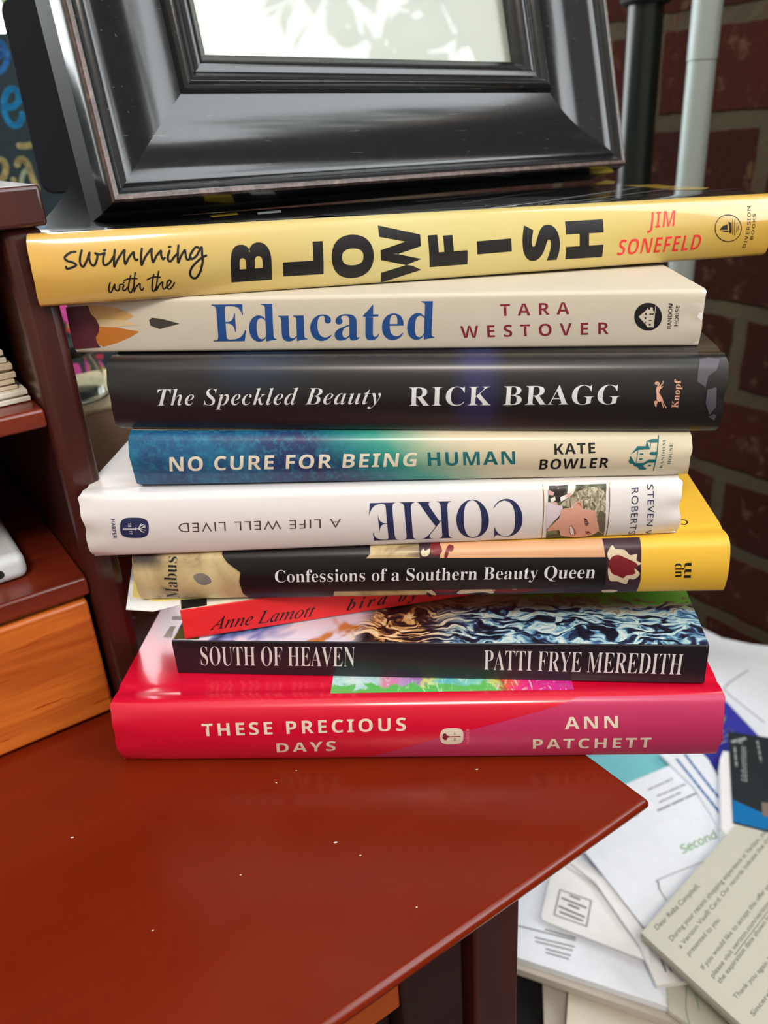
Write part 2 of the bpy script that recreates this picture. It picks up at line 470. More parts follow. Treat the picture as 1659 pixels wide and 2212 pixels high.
ROOM = room_mat(0, 0, 0)
def room_box(name, bs, mat, bev=0):
    o = boxes_mesh(name, bs, mat, None, bev); o.matrix_world = ROOM; return struct(o)
T = 0.11
a, b, c, d = WIN1
room_box('wall_right', [(WALL_E1, WALL_E1 + T, FRONT_E2, a, FLOOR_Z, CEIL_Z), (WALL_E1, WALL_E1 + T, b, BACK_E2, FLOOR_Z, CEIL_Z),
                        (WALL_E1, WALL_E1 + T, a, b, FLOOR_Z, c), (WALL_E1, WALL_E1 + T, a, b, d, CEIL_Z)], M['brick'])
e, f, g, h = WIN2
room_box('wall_back', [(LEFT_E1, e, BACK_E2, BACK_E2 + T, FLOOR_Z, CEIL_Z), (f, WALL_E1 + T, BACK_E2, BACK_E2 + T, FLOOR_Z, CEIL_Z),
                       (e, f, BACK_E2, BACK_E2 + T, FLOOR_Z, g), (e, f, BACK_E2, BACK_E2 + T, h, CEIL_Z)], M['plaster'])
room_box('wall_left', [(LEFT_E1 - T, LEFT_E1, FRONT_E2, BACK_E2 + T, FLOOR_Z, CEIL_Z)], M['plaster'])
room_box('wall_front', [(LEFT_E1 - T, WALL_E1 + T, FRONT_E2 - T, FRONT_E2, FLOOR_Z, CEIL_Z)], M['plaster'])
room_box('floor', [(LEFT_E1 - T, WALL_E1 + T, FRONT_E2 - T, BACK_E2 + T, FLOOR_Z - 0.05, FLOOR_Z)], M['floor_wood'])
room_box('ceiling', [(LEFT_E1 - T, WALL_E1 + T, FRONT_E2 - T, BACK_E2 + T, CEIL_Z, CEIL_Z + 0.05)], M['ceiling_paint'])

# clear glass: mostly straight through, the rest mirrored
def clear_glass(name, ior=1.5):
    m = bpy.data.materials.new(name); m.use_nodes = True; n = m.node_tree; n.nodes.remove(n.nodes['Principled BSDF'])
    fr = n.nodes.new('ShaderNodeFresnel'); fr.inputs[0].default_value = ior
    tr = n.nodes.new('ShaderNodeBsdfTransparent'); gl = n.nodes.new('ShaderNodeBsdfGlossy'); gl.inputs['Roughness'].default_value = 0.0
    mx = n.nodes.new('ShaderNodeMixShader'); ge = n.nodes.new('ShaderNodeNewGeometry')
    sb = n.nodes.new('ShaderNodeMath'); sb.operation = 'SUBTRACT'; sb.inputs[0].default_value = 1.0; n.links.new(ge.outputs['Backfacing'], sb.inputs[1])
    ml = n.nodes.new('ShaderNodeMath'); ml.operation = 'MULTIPLY'; n.links.new(fr.outputs[0], ml.inputs[0]); n.links.new(sb.outputs[0], ml.inputs[1])
    n.links.new(ml.outputs[0], mx.inputs[0]); n.links.new(tr.outputs[0], mx.inputs[1]); n.links.new(gl.outputs[0], mx.inputs[2])
    n.links.new(mx.outputs[0], n.nodes['Material Output'].inputs[0]); return m
M['glass'] = clear_glass('glass')

def window_right():
    a, b, c, d = WIN1; w = 0.035; x0, x1 = WALL_E1 - 0.012, WALL_E1 + 0.07
    o = boxes_mesh('window_1', [(x0, x1, a - w, a, c - w, d + w), (x0, x1, b, b + w, c - w, d + w), (x0, x1, a, b, c - w, c), (x0, x1, a, b, d, d + w)], M['trim_wood'], None, 0.003)
    o.matrix_world = ROOM; struct(o)
    boxes_mesh('window_pane', [(WALL_E1 + 0.05, WALL_E1 + 0.052, a, b, c, d)], M['glass'], o)
window_right()
def window_back():
    a, b, c, d = WIN2; w = 0.05; y0, y1 = BACK_E2 - 0.012, BACK_E2 + 0.07
    o = boxes_mesh('window_2', [(a - w, a, y0, y1, c - w, d + w), (b, b + w, y0, y1, c - w, d + w), (a, b, y0, y1, c - w, c), (a, b, y0, y1, d, d + w)], M['trim_wood'], None, 0.003)
    o.matrix_world = ROOM; struct(o)
    boxes_mesh('window_pane', [(a, b, BACK_E2 + 0.05, BACK_E2 + 0.052, c, d)], M['glass'], o)
window_back()

M['leaf'] = plain('leaf', (74, 104, 52), 0.5, 0.4, var=0.3, scale=8)
M['bark'] = plain('bark', (70, 58, 46), 0.9)
def leaf_geo(V, Fc, p, rng, ln):
    d = Vector((rng.uniform(-1, 1), rng.uniform(-1, 1), rng.uniform(-0.9, 0.3))).normalized()
    n = Vector((rng.uniform(-1, 1), rng.uniform(-1, 1), rng.uniform(0.0, 1))).normalized()
    s = d.cross(n)
    if s.length < 0.1: return
    s.normalize(); n = s.cross(d); k = len(V)
    for q, w, up in ((0, 0, 0), (0.25, 0.26, 0.05), (0.55, 0.28, 0.06), (1, 0, -0.04), (0.25, -0.26, 0.05), (0.55, -0.28, 0.06), (0.4, 0, 0)):
        V.append(p + (d * q + s * w + n * up) * ln)
    Fc.extend([(k, k + 1, k + 6), (k + 1, k + 2, k + 6), (k + 2, k + 3, k + 6), (k, k + 6, k + 4), (k + 4, k + 6, k + 5), (k + 5, k + 6, k + 3)])
def tube(V, Fc, p, q, r0, r1, seg=8):
    d = (q - p).normalized(); s = d.orthogonal().normalized(); u = d.cross(s); k = len(V)
    for c, r in ((p, r0), (q, r1)):
        for i in range(seg):
            an = 2 * math.pi * i / seg; V.append(c + (s * math.cos(an) + u * math.sin(an)) * r)
    for i in range(seg): Fc.append((k + i, k + (i + 1) % seg, k + seg + (i + 1) % seg, k + seg + i))
def garden_tree():
    rng = random.Random(11)
    root = empty('garden_tree', 'leafy tree branch outside the right window, mirrored in the picture glass', 'tree', loc=rm(1.0, 0.22, FLOOR_Z))
    base = root.location.copy(); V, Fc = [], []
    hub = rm(0.95, 0.05, 0.5)
    tube(V, Fc, base, hub, 0.03, 0.02)
    LV, LF = [], []
    for i in range(420):
        x = rng.random() ** 0.5                      # denser towards the trunk
        a = 0.86 + rng.random() * 0.3; k = (a - 0.2) / 0.65
        e2 = -0.66 + 0.70 * x; z = 0.50 + 0.72 * rng.random()
        lim = 0.58 + (0.02 - e2) * 0.75
        if z < lim - 0.16: continue
        p = rm(a, 0.25 + (e2 - 0.25) * k, 0.25 + (z - 0.25) * k)
        leaf_geo(LV, LF, p - base, rng, rng.uniform(0.06, 0.115))
    for i in range(10):
        p = rm(0.9 + rng.random() * 0.3, rng.uniform(-0.75, 0.0), rng.uniform(0.6, 1.3)); tube(V, Fc, hub, p, 0.008, 0.002, 6)
    link_mesh('trunk', [v - base for v in V], Fc, M['bark'], root)
    link_mesh('foliage', LV, LF, M['leaf'], root)
garden_tree()
def hedge():
    rng = random.Random(5); V, Fc = [], []
    b = rm(0.1, 1.9, FLOOR_Z)
    for i in range(500):
        leaf_geo(V, Fc, rm(rng.uniform(-0.3, 0.55), rng.uniform(1.75, 2.0), rng.uniform(0.47, 0.75)) - b, rng, rng.uniform(0.05, 0.09))
    W_, G_ = [], []
    for i in range(8):
        p = rm(rng.uniform(-0.2, 0.4), 1.88, 0.6) - b; tube(W_, G_, Vector((rng.uniform(-.1, .1), 0, 0)), p, 0.012, 0.004, 6)
    root = empty('garden_shrub', 'green shrub outside the bright back window, beyond the painted board', 'shrub', loc=b)
    link_mesh('foliage', V, Fc, M['leaf'], root); link_mesh('stem', W_, G_, M['bark'], root)
hedge()

# ================================================================== desk
t = NT('cherry_top'); n1 = t.noise(1.0, 5, 0.6, 0.8, t.scaled((5, 38, 20))); n2 = t.noise(60, 5, 0.7)
cc = t.mix(t.math('MULTIPLY', n1, 0.8), (116, 30, 7), (88, 20, 6)); cc = t.mix(t.math('MULTIPLY', n2, 0.35), cc, (128, 42, 14))
t.bump(t.noise(700, 3), 0.03, 0.0004)
M['cherry_top'] = t.fin(cc, t.ramp(n2, [(0.2, (112, 112, 112)), (0.8, (136, 136, 136))]), 0.3, 0.10, 0.30)
M['cherry'] = wood('cherry', (50, 19, 16), (70, 26, 20), (40, 40, 5), 0.35, 0.35, 0.18)
M['cherry_rail'] = wood('cherry_rail', (84, 26, 14), (120, 42, 20), (6, 50, 50), 0.35, 0.35, 0.18)
M['cherry_dark'] = wood('cherry_dark', (30, 13, 11), (42, 18, 14), (5, 40, 40), 0.5, 0.15)
M['honey'] = wood('honey', (150, 66, 16), (214, 118, 44), (5, 26, 55), 0.4, 0.3, 0.2, pores=True)
M['apron_wood'] = wood('apron_wood', (120, 46, 12), (170, 76, 24), (5, 30, 50), 0.45, 0.2, pores=True)

desk = empty('writing_desk', 'reddish cherry wood desk whose pointed corner carries the book stack', 'desk', ROOM)
dt = boxes_mesh('desktop', [(-1.25, 0.1785, 0.1225, 0.72, -0.0050, 0.0)], M['cherry_top'], desk)
bm = bmesh.new(); bm.from_mesh(dt.data); wl = bm.edges.layers.float.new('bevel_weight_edge')
for ed in bm.edges: ed[wl] = 0.45 if abs(ed.verts[0].co.z - ed.verts[1].co.z) > 0.001 else 1.0
bm.to_mesh(dt.data); bm.free()
mo = dt.modifiers.new('bevel', 'BEVEL'); mo.width = 0.0024; mo.segments = 5; mo.limit_method = 'WEIGHT'; sharp(dt, 80)
boxes_mesh('side_panel', [(0.1075, 0.1265, 0.130, 0.70, FLOOR_Z, -0.0052)], M['cherry'], desk, 0.001)
boxes_mesh('stile', [(0.0815, 0.1050, 0.133, 0.150, FLOOR_Z, -0.0052)], M['cherry_dark'], desk, 0.001)
boxes_mesh('apron', [(-0.9, 0.0815, 0.134, 0.150, -0.034, -0.0052)], M['apron_wood'], desk, 0.001)
boxes_mesh('drawer_front', [(-0.9, 0.0805, 0.139, 0.152, -0.20, -0.036)], M['cherry_dark'], desk, 0.0015)
boxes_mesh('back_panel', [(-1.2, 0.1075, 0.66, 0.672, FLOOR_Z, -0.0052)], M['cherry_dark'], desk)
boxes_mesh('side_panel', [(-1.22, -1.2, 0.130, 0.70, FLOOR_Z, -0.0052)], M['cherry'], desk, 0.001)

# ================================================================== hutch on the desk
hut = empty('desk_organizer', 'dark reddish wooden desk organizer with open shelves above an orange drawer', 'organizer', room_mat(0, 0, 0))
bevel(boxes_mesh('top_board', [(-0.36, 0.064, 0.279, 0.500, 0.1865, 0.1985)], M['cherry'], hut), 0.0013); sharp(hut.children[0], 80)
boxes_mesh('side_panel', [(0.0500, 0.0630, 0.282, 0.498, 0.0003, 0.1865)], M['cherry'], hut, 0.0035, 4)
boxes_mesh('side_panel', [(-0.358, -0.345, 0.282, 0.498, 0.0003, 0.1865)], M['cherry'], hut, 0.0035, 4)
boxes_mesh('back_panel', [(-0.345, 0.050, 0.490, 0.496, 0.0003, 0.1865)], M['cherry_dark'], hut)
boxes_mesh('shelf', [(-0.345, 0.050, 0.2835, 0.490, 0.1222, 0.1290)], M['cherry_rail'], hut, 0.0012)
boxes_mesh('shelf', [(-0.345, 0.050, 0.2835, 0.490, 0.0553, 0.0630)], M['cherry_rail'], hut, 0.0012)
dr = boxes_mesh('drawer', [(-0.343, 0.0482, 0.2832, 0.300, 0.0015, 0.0538)], M['honey'], hut, 0.0015)
boxes_mesh('drawer_box', [(-0.340, 0.046, 0.300, 0.47, 0.003, 0.046)], M['cherry_dark'], dr)
lathe('knob', [(0.003, 0), (0.003, 0.006), (0.008, 0.010), (0.009, 0.014), (0.006, 0.018), (0.0001, 0.0185)], M['cherry'], dr)
dr.children[1].matrix_local = Matrix.Translation((-0.15, 0.2832, 0.0275)) @ Matrix.Rotation(R(90), 4, 'X')

# letters in the upper compartment
rng = random.Random(3)
M['envelope_tan'] = plain('envelope_tan', (206, 190, 168), 0.85, 0.2, bump=0.03)
zz = 0.1292
heights = [0.0034, 0.0026, 0.0042, 0.0036, 0.0044, 0.0036, 0.0040, 0.0032]
rights = [0.0488, 0.0462, 0.0470, 0.0455, 0.0448, 0.0456, 0.0440, 0.0447]
fronts = [0.2955, 0.2990, 0.3010, 0.3030, 0.3050, 0.3040, 0.3075, 0.3060]
wher = ['lowest in the pile, sticking out furthest', 'second from the bottom of the pile', 'third from the bottom of the pile', 'fourth from the bottom of the pile',
        'fifth from the bottom of the pile', 'third from the top of the pile', 'second from the top of the pile', 'topmost of the pile']
for i in range(8):
    x1, y0, hh = rights[i], fronts[i], heights[i] * 1.22
    x0, y1 = x1 - 0.19, y0 + 0.10
    o = boxes_mesh('folded_letter', [(x0, x1, y0, y1, zz, zz + hh * 0.42), (x0 + 0.002, x1 - 0.0015, y0 + 0.0015, y1, zz + hh * 0.42, zz + hh * 0.58), (x0, x1 - 0.0004, y0 + 0.0003, y1, zz + hh * 0.58, zz + hh)], M['envelope_tan'] if i % 3 else M['warm_paper'], None, 0.0004, 2)
    o.matrix_world = ROOM
    tag(o, 'pale folded letter in the upper compartment, ' + wher[i], 'letter', 'letters in the organizer')
    zz += hh + 0.0001
M['white_plastic'] = plain('white_plastic', (200, 202, 204), 0.3, 0.5, var=0.02)
ad = empty('power_adapter', 'white rounded charger block with a dark socket on the lower shelf', 'charger', room_mat(0.033, 0.297, 0.0632))
o = boxes_mesh('housing', [(-0.075, 0, 0, 0.105, 0, 0.0105)], M['white_plastic'], ad); bevel(o, 0.0036, 5); sharp(o, 80)
o = lathe('socket', [(0.0001, 0), (0.0016, 0), (0.0016, 0.0006), (0.0001, 0.0006)], plain('socket_black', (14, 14, 16), 0.6), ad, 20)
o.matrix_local = Matrix.Translation((-0.010, 0.0001, 0.0048)) @ Matrix.Rotation(R(90), 4, 'X')

# ================================================================== things behind the stack
M['chalk'] = plain('chalk', (46, 64, 72), 0.7, 0.3, var=0.15)
M['paint_blue'] = plain('paint_blue', (40, 176, 250), 0.6); M['paint_deep_blue'] = plain('paint_deep_blue', (60, 146, 236), 0.6)
M['paint_sand'] = plain('paint_sand', (226, 214, 148), 0.6, var=0.15); M['paint_pale'] = plain('paint_pale', (216, 236, 200), 0.6)
M['paint_pink'] = plain('paint_pink', (250, 96, 196), 0.6, var=0.12); M['paint_red'] = plain('paint_red', (214, 66, 84), 0.6); M['paint_gold'] = plain('paint_gold', (222, 176, 84), 0.6)
M['black_plastic'] = plain('black_plastic', (24, 30, 38), 0.6, 0.4, var=0.1)
sgm = room_mat(0, 0.700, 0)
sg = empty('painted_board', 'dark board behind the organizer with blue and sand brush lettering and pink flowers', 'sign', sgm)
boxes_mesh('board', [(-0.28, 0.200, 0, 0.012, 0.0003, 0.2805)], M['chalk'], sg, 0.001)
sf = Upright(sg, sgm, rm(0, 0.700, 0), E1, Vector((0, 0, 1)))
sf.nr = -E2
def crp(ox, oy, s, pts): return [(ox + x / s, oy + y / s) for x, y in pts]
sf.strokes('blue_lettering', [crp(0, 0, 5.145, q) for q in ([(40, 1180), (130, 1190), (205, 1130), (200, 1030), (150, 985), (80, 1020), (45, 1130), (55, 1270), (120, 1380), (200, 1390), (245, 1310), (245, 1270)],)], 12, M['paint_blue'])
sf.strokes('blue_lettering', [crp(0, 0, 5.145, q) for q in ([(-60, 470), (20, 480), (75, 600), (70, 700), (10, 790), (-60, 790), (-140, 700), (-130, 560), (-60, 470)], [(-20, 640), (10, 600), (0, 560)])], 11, M['paint_deep_blue'])
sf.strokes('sand_lettering', [crp(0, 0, 5.145, q) for q in ([(215, 1620), (280, 1622), (350, 1610)], [(-30, 1770), (40, 1790), (65, 1880), (30, 1980), (-30, 1990)], [(190, 1830), (210, 1780), (260, 1770), (310, 1830), (350, 1950), (410, 2100)], [(150, 2000), (160, 2060), (170, 2110)])], 12, M['paint_sand'])
sf.strokes('pale_lettering', [crp(0, 0, 5.145, q) for q in ([(250, 2120), (240, 2000), (270, 1910), (310, 1890)],)], 9, M['paint_pale'])
for q in ([(120, 655), (152, 655), (158, 690), (154, 712), (145, 700), (136, 690)], [(158, 790), (182, 792), (188, 812), (180, 830), (160, 832)], [(204, 786), (216, 780), (224, 790), (226, 812), (212, 815), (204, 804)], [(222, 812), (236, 800), (240, 812), (226, 818)],):
    sf.polys('petal', [q], M['paint_pink'], 1)
for q in ([(140, 712), (152, 704), (157, 716), (152, 722)], [(206, 766), (224, 766), (222, 775), (208, 774)], [(212, 800), (222, 792), (224, 806), (214, 810)],):
    sf.polys('petal', [q], M['paint_red'], 2)
for q in ([(143, 702), (150, 699), (154, 708), (148, 712)], [(219, 788), (225, 792), (226, 806), (220, 808)],):
    sf.polys('petal', [q], M['paint_gold'], 3)
M['box_card'] = plain('box_card', (226, 194, 172), 0.85, 0.2)
M['box_rim'] = plain('box_rim', (238, 228, 190), 0.8, 0.2)
bx = empty('storage_box', 'tan cardboard box with a pale cream lid standing behind the organizer post', 'box', room_mat(0.070, 0.425, 0))
boxes_mesh('box_body', [(0, 0.10, 0, 0.075, 0.0003, 0.080)], M['box_card'], bx, 0.001)
boxes_mesh('lid', [(-0.0008, 0.1008, -0.0008, 0.0758, 0.080, 0.0822)], M['box_rim'], bx, 0.0006)
t = NT('jar_glass'); t.b.inputs['Transmission Weight'].default_value = 1.0; t.b.inputs['IOR'].default_value = 1.45; M['jar_glass'] = t.fin((250, 252, 250), 0.0)
jr = empty('glass_jar', 'small clear glass jar with a black lid standing on the tan box', 'jar', room_mat(0.0985, 0.452, 0.0824))
o = lathe('jar_body', [(0.0001, 0), (0.0150, 0), (0.0166, 0.0015), (0.0168, 0.008), (0.0150, 0.016), (0.0125, 0.0215), (0.0122, 0.024), (0.0114, 0.024), (0.0117, 0.0215), (0.0140, 0.016), (0.0158, 0.008), (0.0156, 0.0025), (0.0001, 0.0020)], M['jar_glass'], jr, 40)
lathe('lid', [(0.0001, 0.0242), (0.0134, 0.0242), (0.0137, 0.0248), (0.0137, 0.0292), (0.0128, 0.0302), (0.0001, 0.0302)], plain('lid_black', (18, 20, 22), 0.25, 0.5, 0.5), jr, 40)

M['white_tube'] = plain('white_tube', (158, 168, 166), 0.45, 0.4, metal=0.2, var=0.03)
M['black_tube'] = plain('black_tube', (18, 26, 24), 0.28, 0.5, var=0.1)
M['black_rubber'] = plain('black_rubber', (16, 18, 20), 0.7)
pole = empty('white_pole', 'pale grey metal pole with a joint ring standing against the brick wall', 'pole', loc=rm(0.5, 0.367, FLOOR_Z))
hz = 0.231 - FLOOR_Z
lathe('upper_tube', [(0.0001, hz + 0.0004), (0.0092, hz + 0.0004), (0.0092, 1.9), (0.0001, 1.9)], M['white_tube'], pole, 32)
lathe('lower_tube', [(0.0001, 0.012), (0.0088, 0.012), (0.0088, hz), (0.0001, hz)], M['white_tube'], pole, 32)
lathe('foot', [(0.0001, 0), (0.021, 0), (0.021, 0.006), (0.0100, 0.014), (0.0001, 0.014)], M['black_rubber'], pole, 32)
p2 = empty('black_pole', 'glossy black pole under a ribbed collar, right beside the picture frame', 'pole', loc=rm(0.5, 0.414, FLOOR_Z))
zc = 0.267 - FLOOR_Z
lathe('lower_tube', [(0.0001, 0.01), (0.0098, 0.01), (0.0118, zc), (0.0001, zc)], M['black_tube'], p2, 32)
col = lathe('collar', [(0.0001, zc), (0.0145, zc), (0.0165, zc + 0.002), (0.0165, zc + 0.040), (0.0130, zc + 0.046), (0.0001, zc + 0.046)], M['black_rubber'], p2, 32)
boxes_mesh('collar_rib', [(-0.0006 + 0.0165 * math.cos(q * 0.2618), 0.0006 + 0.0165 * math.cos(q * 0.2618), -0.0006 + 0.0165 * math.sin(q * 0.2618), 0.0006 + 0.0165 * math.sin(q * 0.2618), zc + 0.003, zc + 0.039) for q in range(24)], M['black_rubber'], col)
lathe('upper_tube', [(0.0001, zc + 0.046), (0.0085, zc + 0.046), (0.0085, 1.75), (0.0001, 1.75)], M['black_tube'], p2, 32)
lathe('foot', [(0.0001, 0), (0.021, 0), (0.021, 0.006), (0.0110, 0.012), (0.0001, 0.012)], M['black_rubber'], p2, 32)

# ================================================================== the nine books, from the desk up
HARD, SOFT = 'hardcover_book', 'paperback_book'
# --- crimson and magenta hardcover
M['crimson'] = plain('crimson', (208, 9, 48), 0.28, 0.5, 0.6, var=0.05, coat_rough=0.12, bump=0.02, bscale=60)
M['magenta'] = plain('magenta', (192, 50, 98), 0.32, 0.5, 0.4, var=0.05, coat_rough=0.2)
M['jacket_edge'] = plain('jacket_edge', (226, 190, 180), 0.7)
red = Book(HARD, 'crimson hardcover with a magenta spine end, lowest book of the stack, on the desk', (-0.1031, 0.2347), 0.0004, -4.45, 0.2158, 0.0262, 0.146, True, 0.0028, 0.0028,
           [M['crimson'], M['crimson'], M['crimson'], M['jacket_edge']], wear=0.0007)
sp = [(790, 1645), (830, 1627), (940, 1595), (1245, 1510)]
a = [red.px(*q) for q in sp]
vt = red.t * 0.985
red.polys('spine_panel', [[(a[0][0], 0.0008), a[1], a[2], (a[3][0], vt), (red.L - 0.0002, vt), (red.L - 0.0002, 0.0008)]], M['magenta'], 1, raw=True)
red.texts('title_lettering', [('THESE PRECIOUS', 'sansbold', (438, 1590), (877, 1578), (435, 1563), 0.0, 1.25), ('DAYS', 'sansbold', (598, 1625), (725, 1621), (597, 1605), 0.0, 1.25)], M['cream_ink'], 2)
red.texts('author_lettering', [('ANN', 'sansbold', (1220, 1575), (1335, 1572), (1219, 1549), 0.0, 1.25), ('PATCHETT', 'sansbold', (1151, 1617), (1405, 1614), (1151, 1596), 0.0, 1.25)], M['cream_ink'], 2)
def squircle(cx, cy, w, h, k=0.03):
    return [(cx + w * math.copysign(abs(math.cos(a)) ** 0.62, math.cos(a)), cy + h * math.copysign(abs(math.sin(a)) ** 0.62, math.sin(a)) - k * w * math.cos(a)) for a in [i * math.pi / 18 for i in range(36)]]
em = red.polys('publisher_emblem', [squircle(976, 1590, 25, 17.5)], M['cream_ink'], 2)
q = lambda pts: crp(930, 1540, 16.59, pts)
red.polys('emblem_torch', [q([(420, 880), (440, 800), (430, 760), (470, 740), (490, 725), (560, 730), (580, 790), (600, 800), (700, 830), (1060, 815), (1090, 835), (1060, 850), (700, 860), (610, 880), (580, 960), (520, 965), (470, 930)])], M['wine_ink'], 3, em)
red.texts('emblem_lettering', [('18', 'bold', q([(915, 995)])[0], q([(915, 890)])[0], q([(835, 995)])[0], 0, 1), ('17', 'bold', q([(915, 780)])[0], q([(915, 690)])[0], q([(835, 780)])[0], 0, 1)], M['wine_ink'], 3, em)
M['pink_ink'] = plain('pink_ink', (236, 130, 150), 0.5)
red.text('publisher_lettering', 'HARPER', 'sans', (1013.5, 1606), (1013.5, 1574), (1007, 1606), M['pink_ink'], 0.01, 1.1, 2)
t = NT('cover_landscape'); v = t.xyz(); nz = t.noise(90, 4, 0.6, 1.5); ns = t.noise(260, 3, 0.6, 2.0, t.scaled((1, 0.35, 1)))
uu = t.math('ADD', t.math('MULTIPLY', t.math('SUBTRACT', v[0], 0.074), 1 / 0.087), t.math('MULTIPLY', t.math('SUBTRACT', nz, 0.5), 0.22))
c1 = t.ramp(uu, [(0.0, (150, 214, 210)), (0.16, (206, 226, 232)), (0.24, (172, 214, 220)), (0.30, (226, 120, 160)), (0.36, (190, 150, 210)), (0.43, (160, 110, 180)), (0.47, (214, 224, 120)), (0.53, (96, 190, 200)),
                  (0.66, (130, 206, 196)), (0.74, (206, 214, 110)), (0.775, (160, 70, 60)), (0.79, (236, 90, 60)), (0.86, (226, 40, 130)), (1.0, (206, 40, 140))])
gb = t.math('MULTIPLY', t.step(t.math('ADD', v[1], t.math('MULTIPLY', t.math('SUBTRACT', nz, 0.5), 0.016)), 0.0092, 0.0072), t.step(uu, 0.76, 0.74))
c1 = t.mix(gb, c1, (96, 184, 90)); c1 = t.mix(t.math('MULTIPLY', t.step(ns, 0.56, 0.68), 0.6), c1, (226, 232, 214)); c1 = t.mix(t.math('MULTIPLY', t.step(ns, 0.40, 0.32), 0.35), c1, (120, 120, 90))
M['landscape'] = t.fin(c1, 0.28, 0.5, 0.5, 0.12)
tp = red.top
a, b = tp.px(710, 1519), tp.px(1245, 1509)
tp.polys('cover_painting', [[(a[0], 0.0046), (b[0], 0.0046), (b[0] - 0.001, 0.10), (a[0], 0.10)]], M['landscape'], 1, raw=True)
tp.polys('cover_lettering', [[(352, 1377), (368, 1353), (380, 1353), (374, 1363), (372, 1377)], [(371, 1339), (373, 1331), (400, 1331), (400, 1339)]], M['cream_ink'], 1)

# --- dark paperback with the fur painting
M['night'] = plain('night', (24, 24, 34), 0.38, 0.4, 0.2, var=0.1)
t = NT('fur_cover'); v = t.xyz()
dv = t.n('VectorMath', operation='MULTIPLY_ADD'); wn = t.n('TexNoise'); t.link(t.obj, wn.inputs['Vector']); wn.inputs['Scale'].default_value = 38; wn.inputs['Detail'].default_value = 3
t.link(wn.outputs[1], dv.inputs[0]); dv.inputs[1].default_value = (0.030, 0.030, 0); t.link(t.obj, dv.inputs[2])
mp = t.n('Mapping'); t.link(dv.outputs[0], mp.inputs[0]); mp.inputs['Scale'].default_value = (0.75, 1.9, 1); mp.inputs['Rotation'].default_value = (0, 0, R(30))
f = t.noise(150, 3, 0.55, 1.1, mp.outputs[0])
cold = t.ramp(f, [(0.38, (20, 20, 36)), (0.46, (36, 40, 70)), (0.50, (70, 120, 160)), (0.55, (160, 196, 206)), (0.62, (214, 222, 214)), (0.72, (92, 140, 176))])
warm = t.ramp(f, [(0.40, (24, 18, 24)), (0.49, (52, 34, 34)), (0.53, (150, 96, 60)), (0.58, (226, 180, 120)), (0.68, (232, 214, 180))])
big = t.noise(16, 2)
um = t.math('ADD', v[0], t.math('MULTIPLY', t.math('SUBTRACT', big, 0.5), 0.05))
fur = t.mix(t.step(um, 0.098, 0.125), warm, cold)
face = t.ramp(t.noise(30, 3, 0.5, 1.0), [(0.38, (30, 30, 60)), (0.44, (110, 130, 190)), (0.50, (222, 216, 232)), (0.66, (214, 206, 226)), (0.72, (190, 120, 60))])
fur = t.mix(t.step(um, 0.078, 0.066), fur, face)
yy = t.math('ADD', v[1], t.math('MULTIPLY', t.math('SUBTRACT', f, 0.5), 0.028))
yk = t.math('ADD', yy, t.math('MULTIPLY', t.math('SUBTRACT', v[0], 0.18), 0.10))
fur = t.mix(t.math('MULTIPLY', t.step(yy, 0.0205, 0.0260), 0.85), fur, t.mix(t.noise(60, 4), (150, 120, 90), (40, 32, 34)))
fur = t.mix(t.step(yk, 0.0262, 0.0292), fur, t.mix(t.noise(24, 3), (96, 160, 60), (62, 118, 40)))
M['fur'] = t.fin(fur, 0.3, 0.5, 0.3, 0.15)
south = Book(SOFT, 'black-spined paperback with a blue and gold fur painting, on the crimson hardcover', (-0.0816, 0.2510), 0.0266, -7.87, 0.1909, 0.0155, 0.133, False, 0.0, 0.0005,
             [M['night'], M['fur'], M['night'], M['board_edge']], tlr=(0.0148, 0.0162), cover_name='cover')
south.text('title_lettering', 'SOUTH OF HEAVEN', 'bold', (435, 1437), (766, 1440), (432, 1396), M['white_ink'], -0.012)
south.text('author_lettering', 'PATTI FRYE MEREDITH', 'bold', (1045, 1447), (1471, 1457.5), (1046, 1404), M['white_ink'], -0.012)
M['olive_art'] = plain('olive_art', (92, 92, 42), 0.4, var=0.4, scale=60)
a = south.top.px(381, 1385); b = south.top.px(452, 1385)
south.top.polys('cover_corner', [[(0.0005, 0.001), (0.010, 0.001), (0.008, 0.060), (0.0005, 0.060)]], M['olive_art'], 1, raw=True)

# --- red paperback, turned
M['red_spine'] = plain('red_spine', (226, 42, 46), 0.5, 0.4, var=0.05)
M['white_cover'] = plain('white_cover', (226, 220, 204), 0.5, 0.4)
bird = Book(SOFT, 'red-spined paperback turned at an angle, cover white with a black square', (-0.0759, 0.2497), 0.0424, 9.3, 0.203, 0.0126, 0.128, False, 0.0, 0.0004,
            [M['red_spine'], M['white_cover'], M['white_cover'], M['board_edge']], wear=0.0002, cover_name='cover')
bird.text('author_lettering', 'Anne Lamott', 'italic', (452, 1361), (677, 1331), (458, 1334), M['black_ink'], 0.004)
bird.text('title_lettering', 'bird by bird', 'bolditalic', (748, 1319), (1010, 1275), (753, 1294), M['black_ink'], 0.0, 1.35)
bird.top.polys('cover_square', [[(391, 1322), (447, 1314), (447, 1285), (391, 1290)]], M['black_ink'], 1)

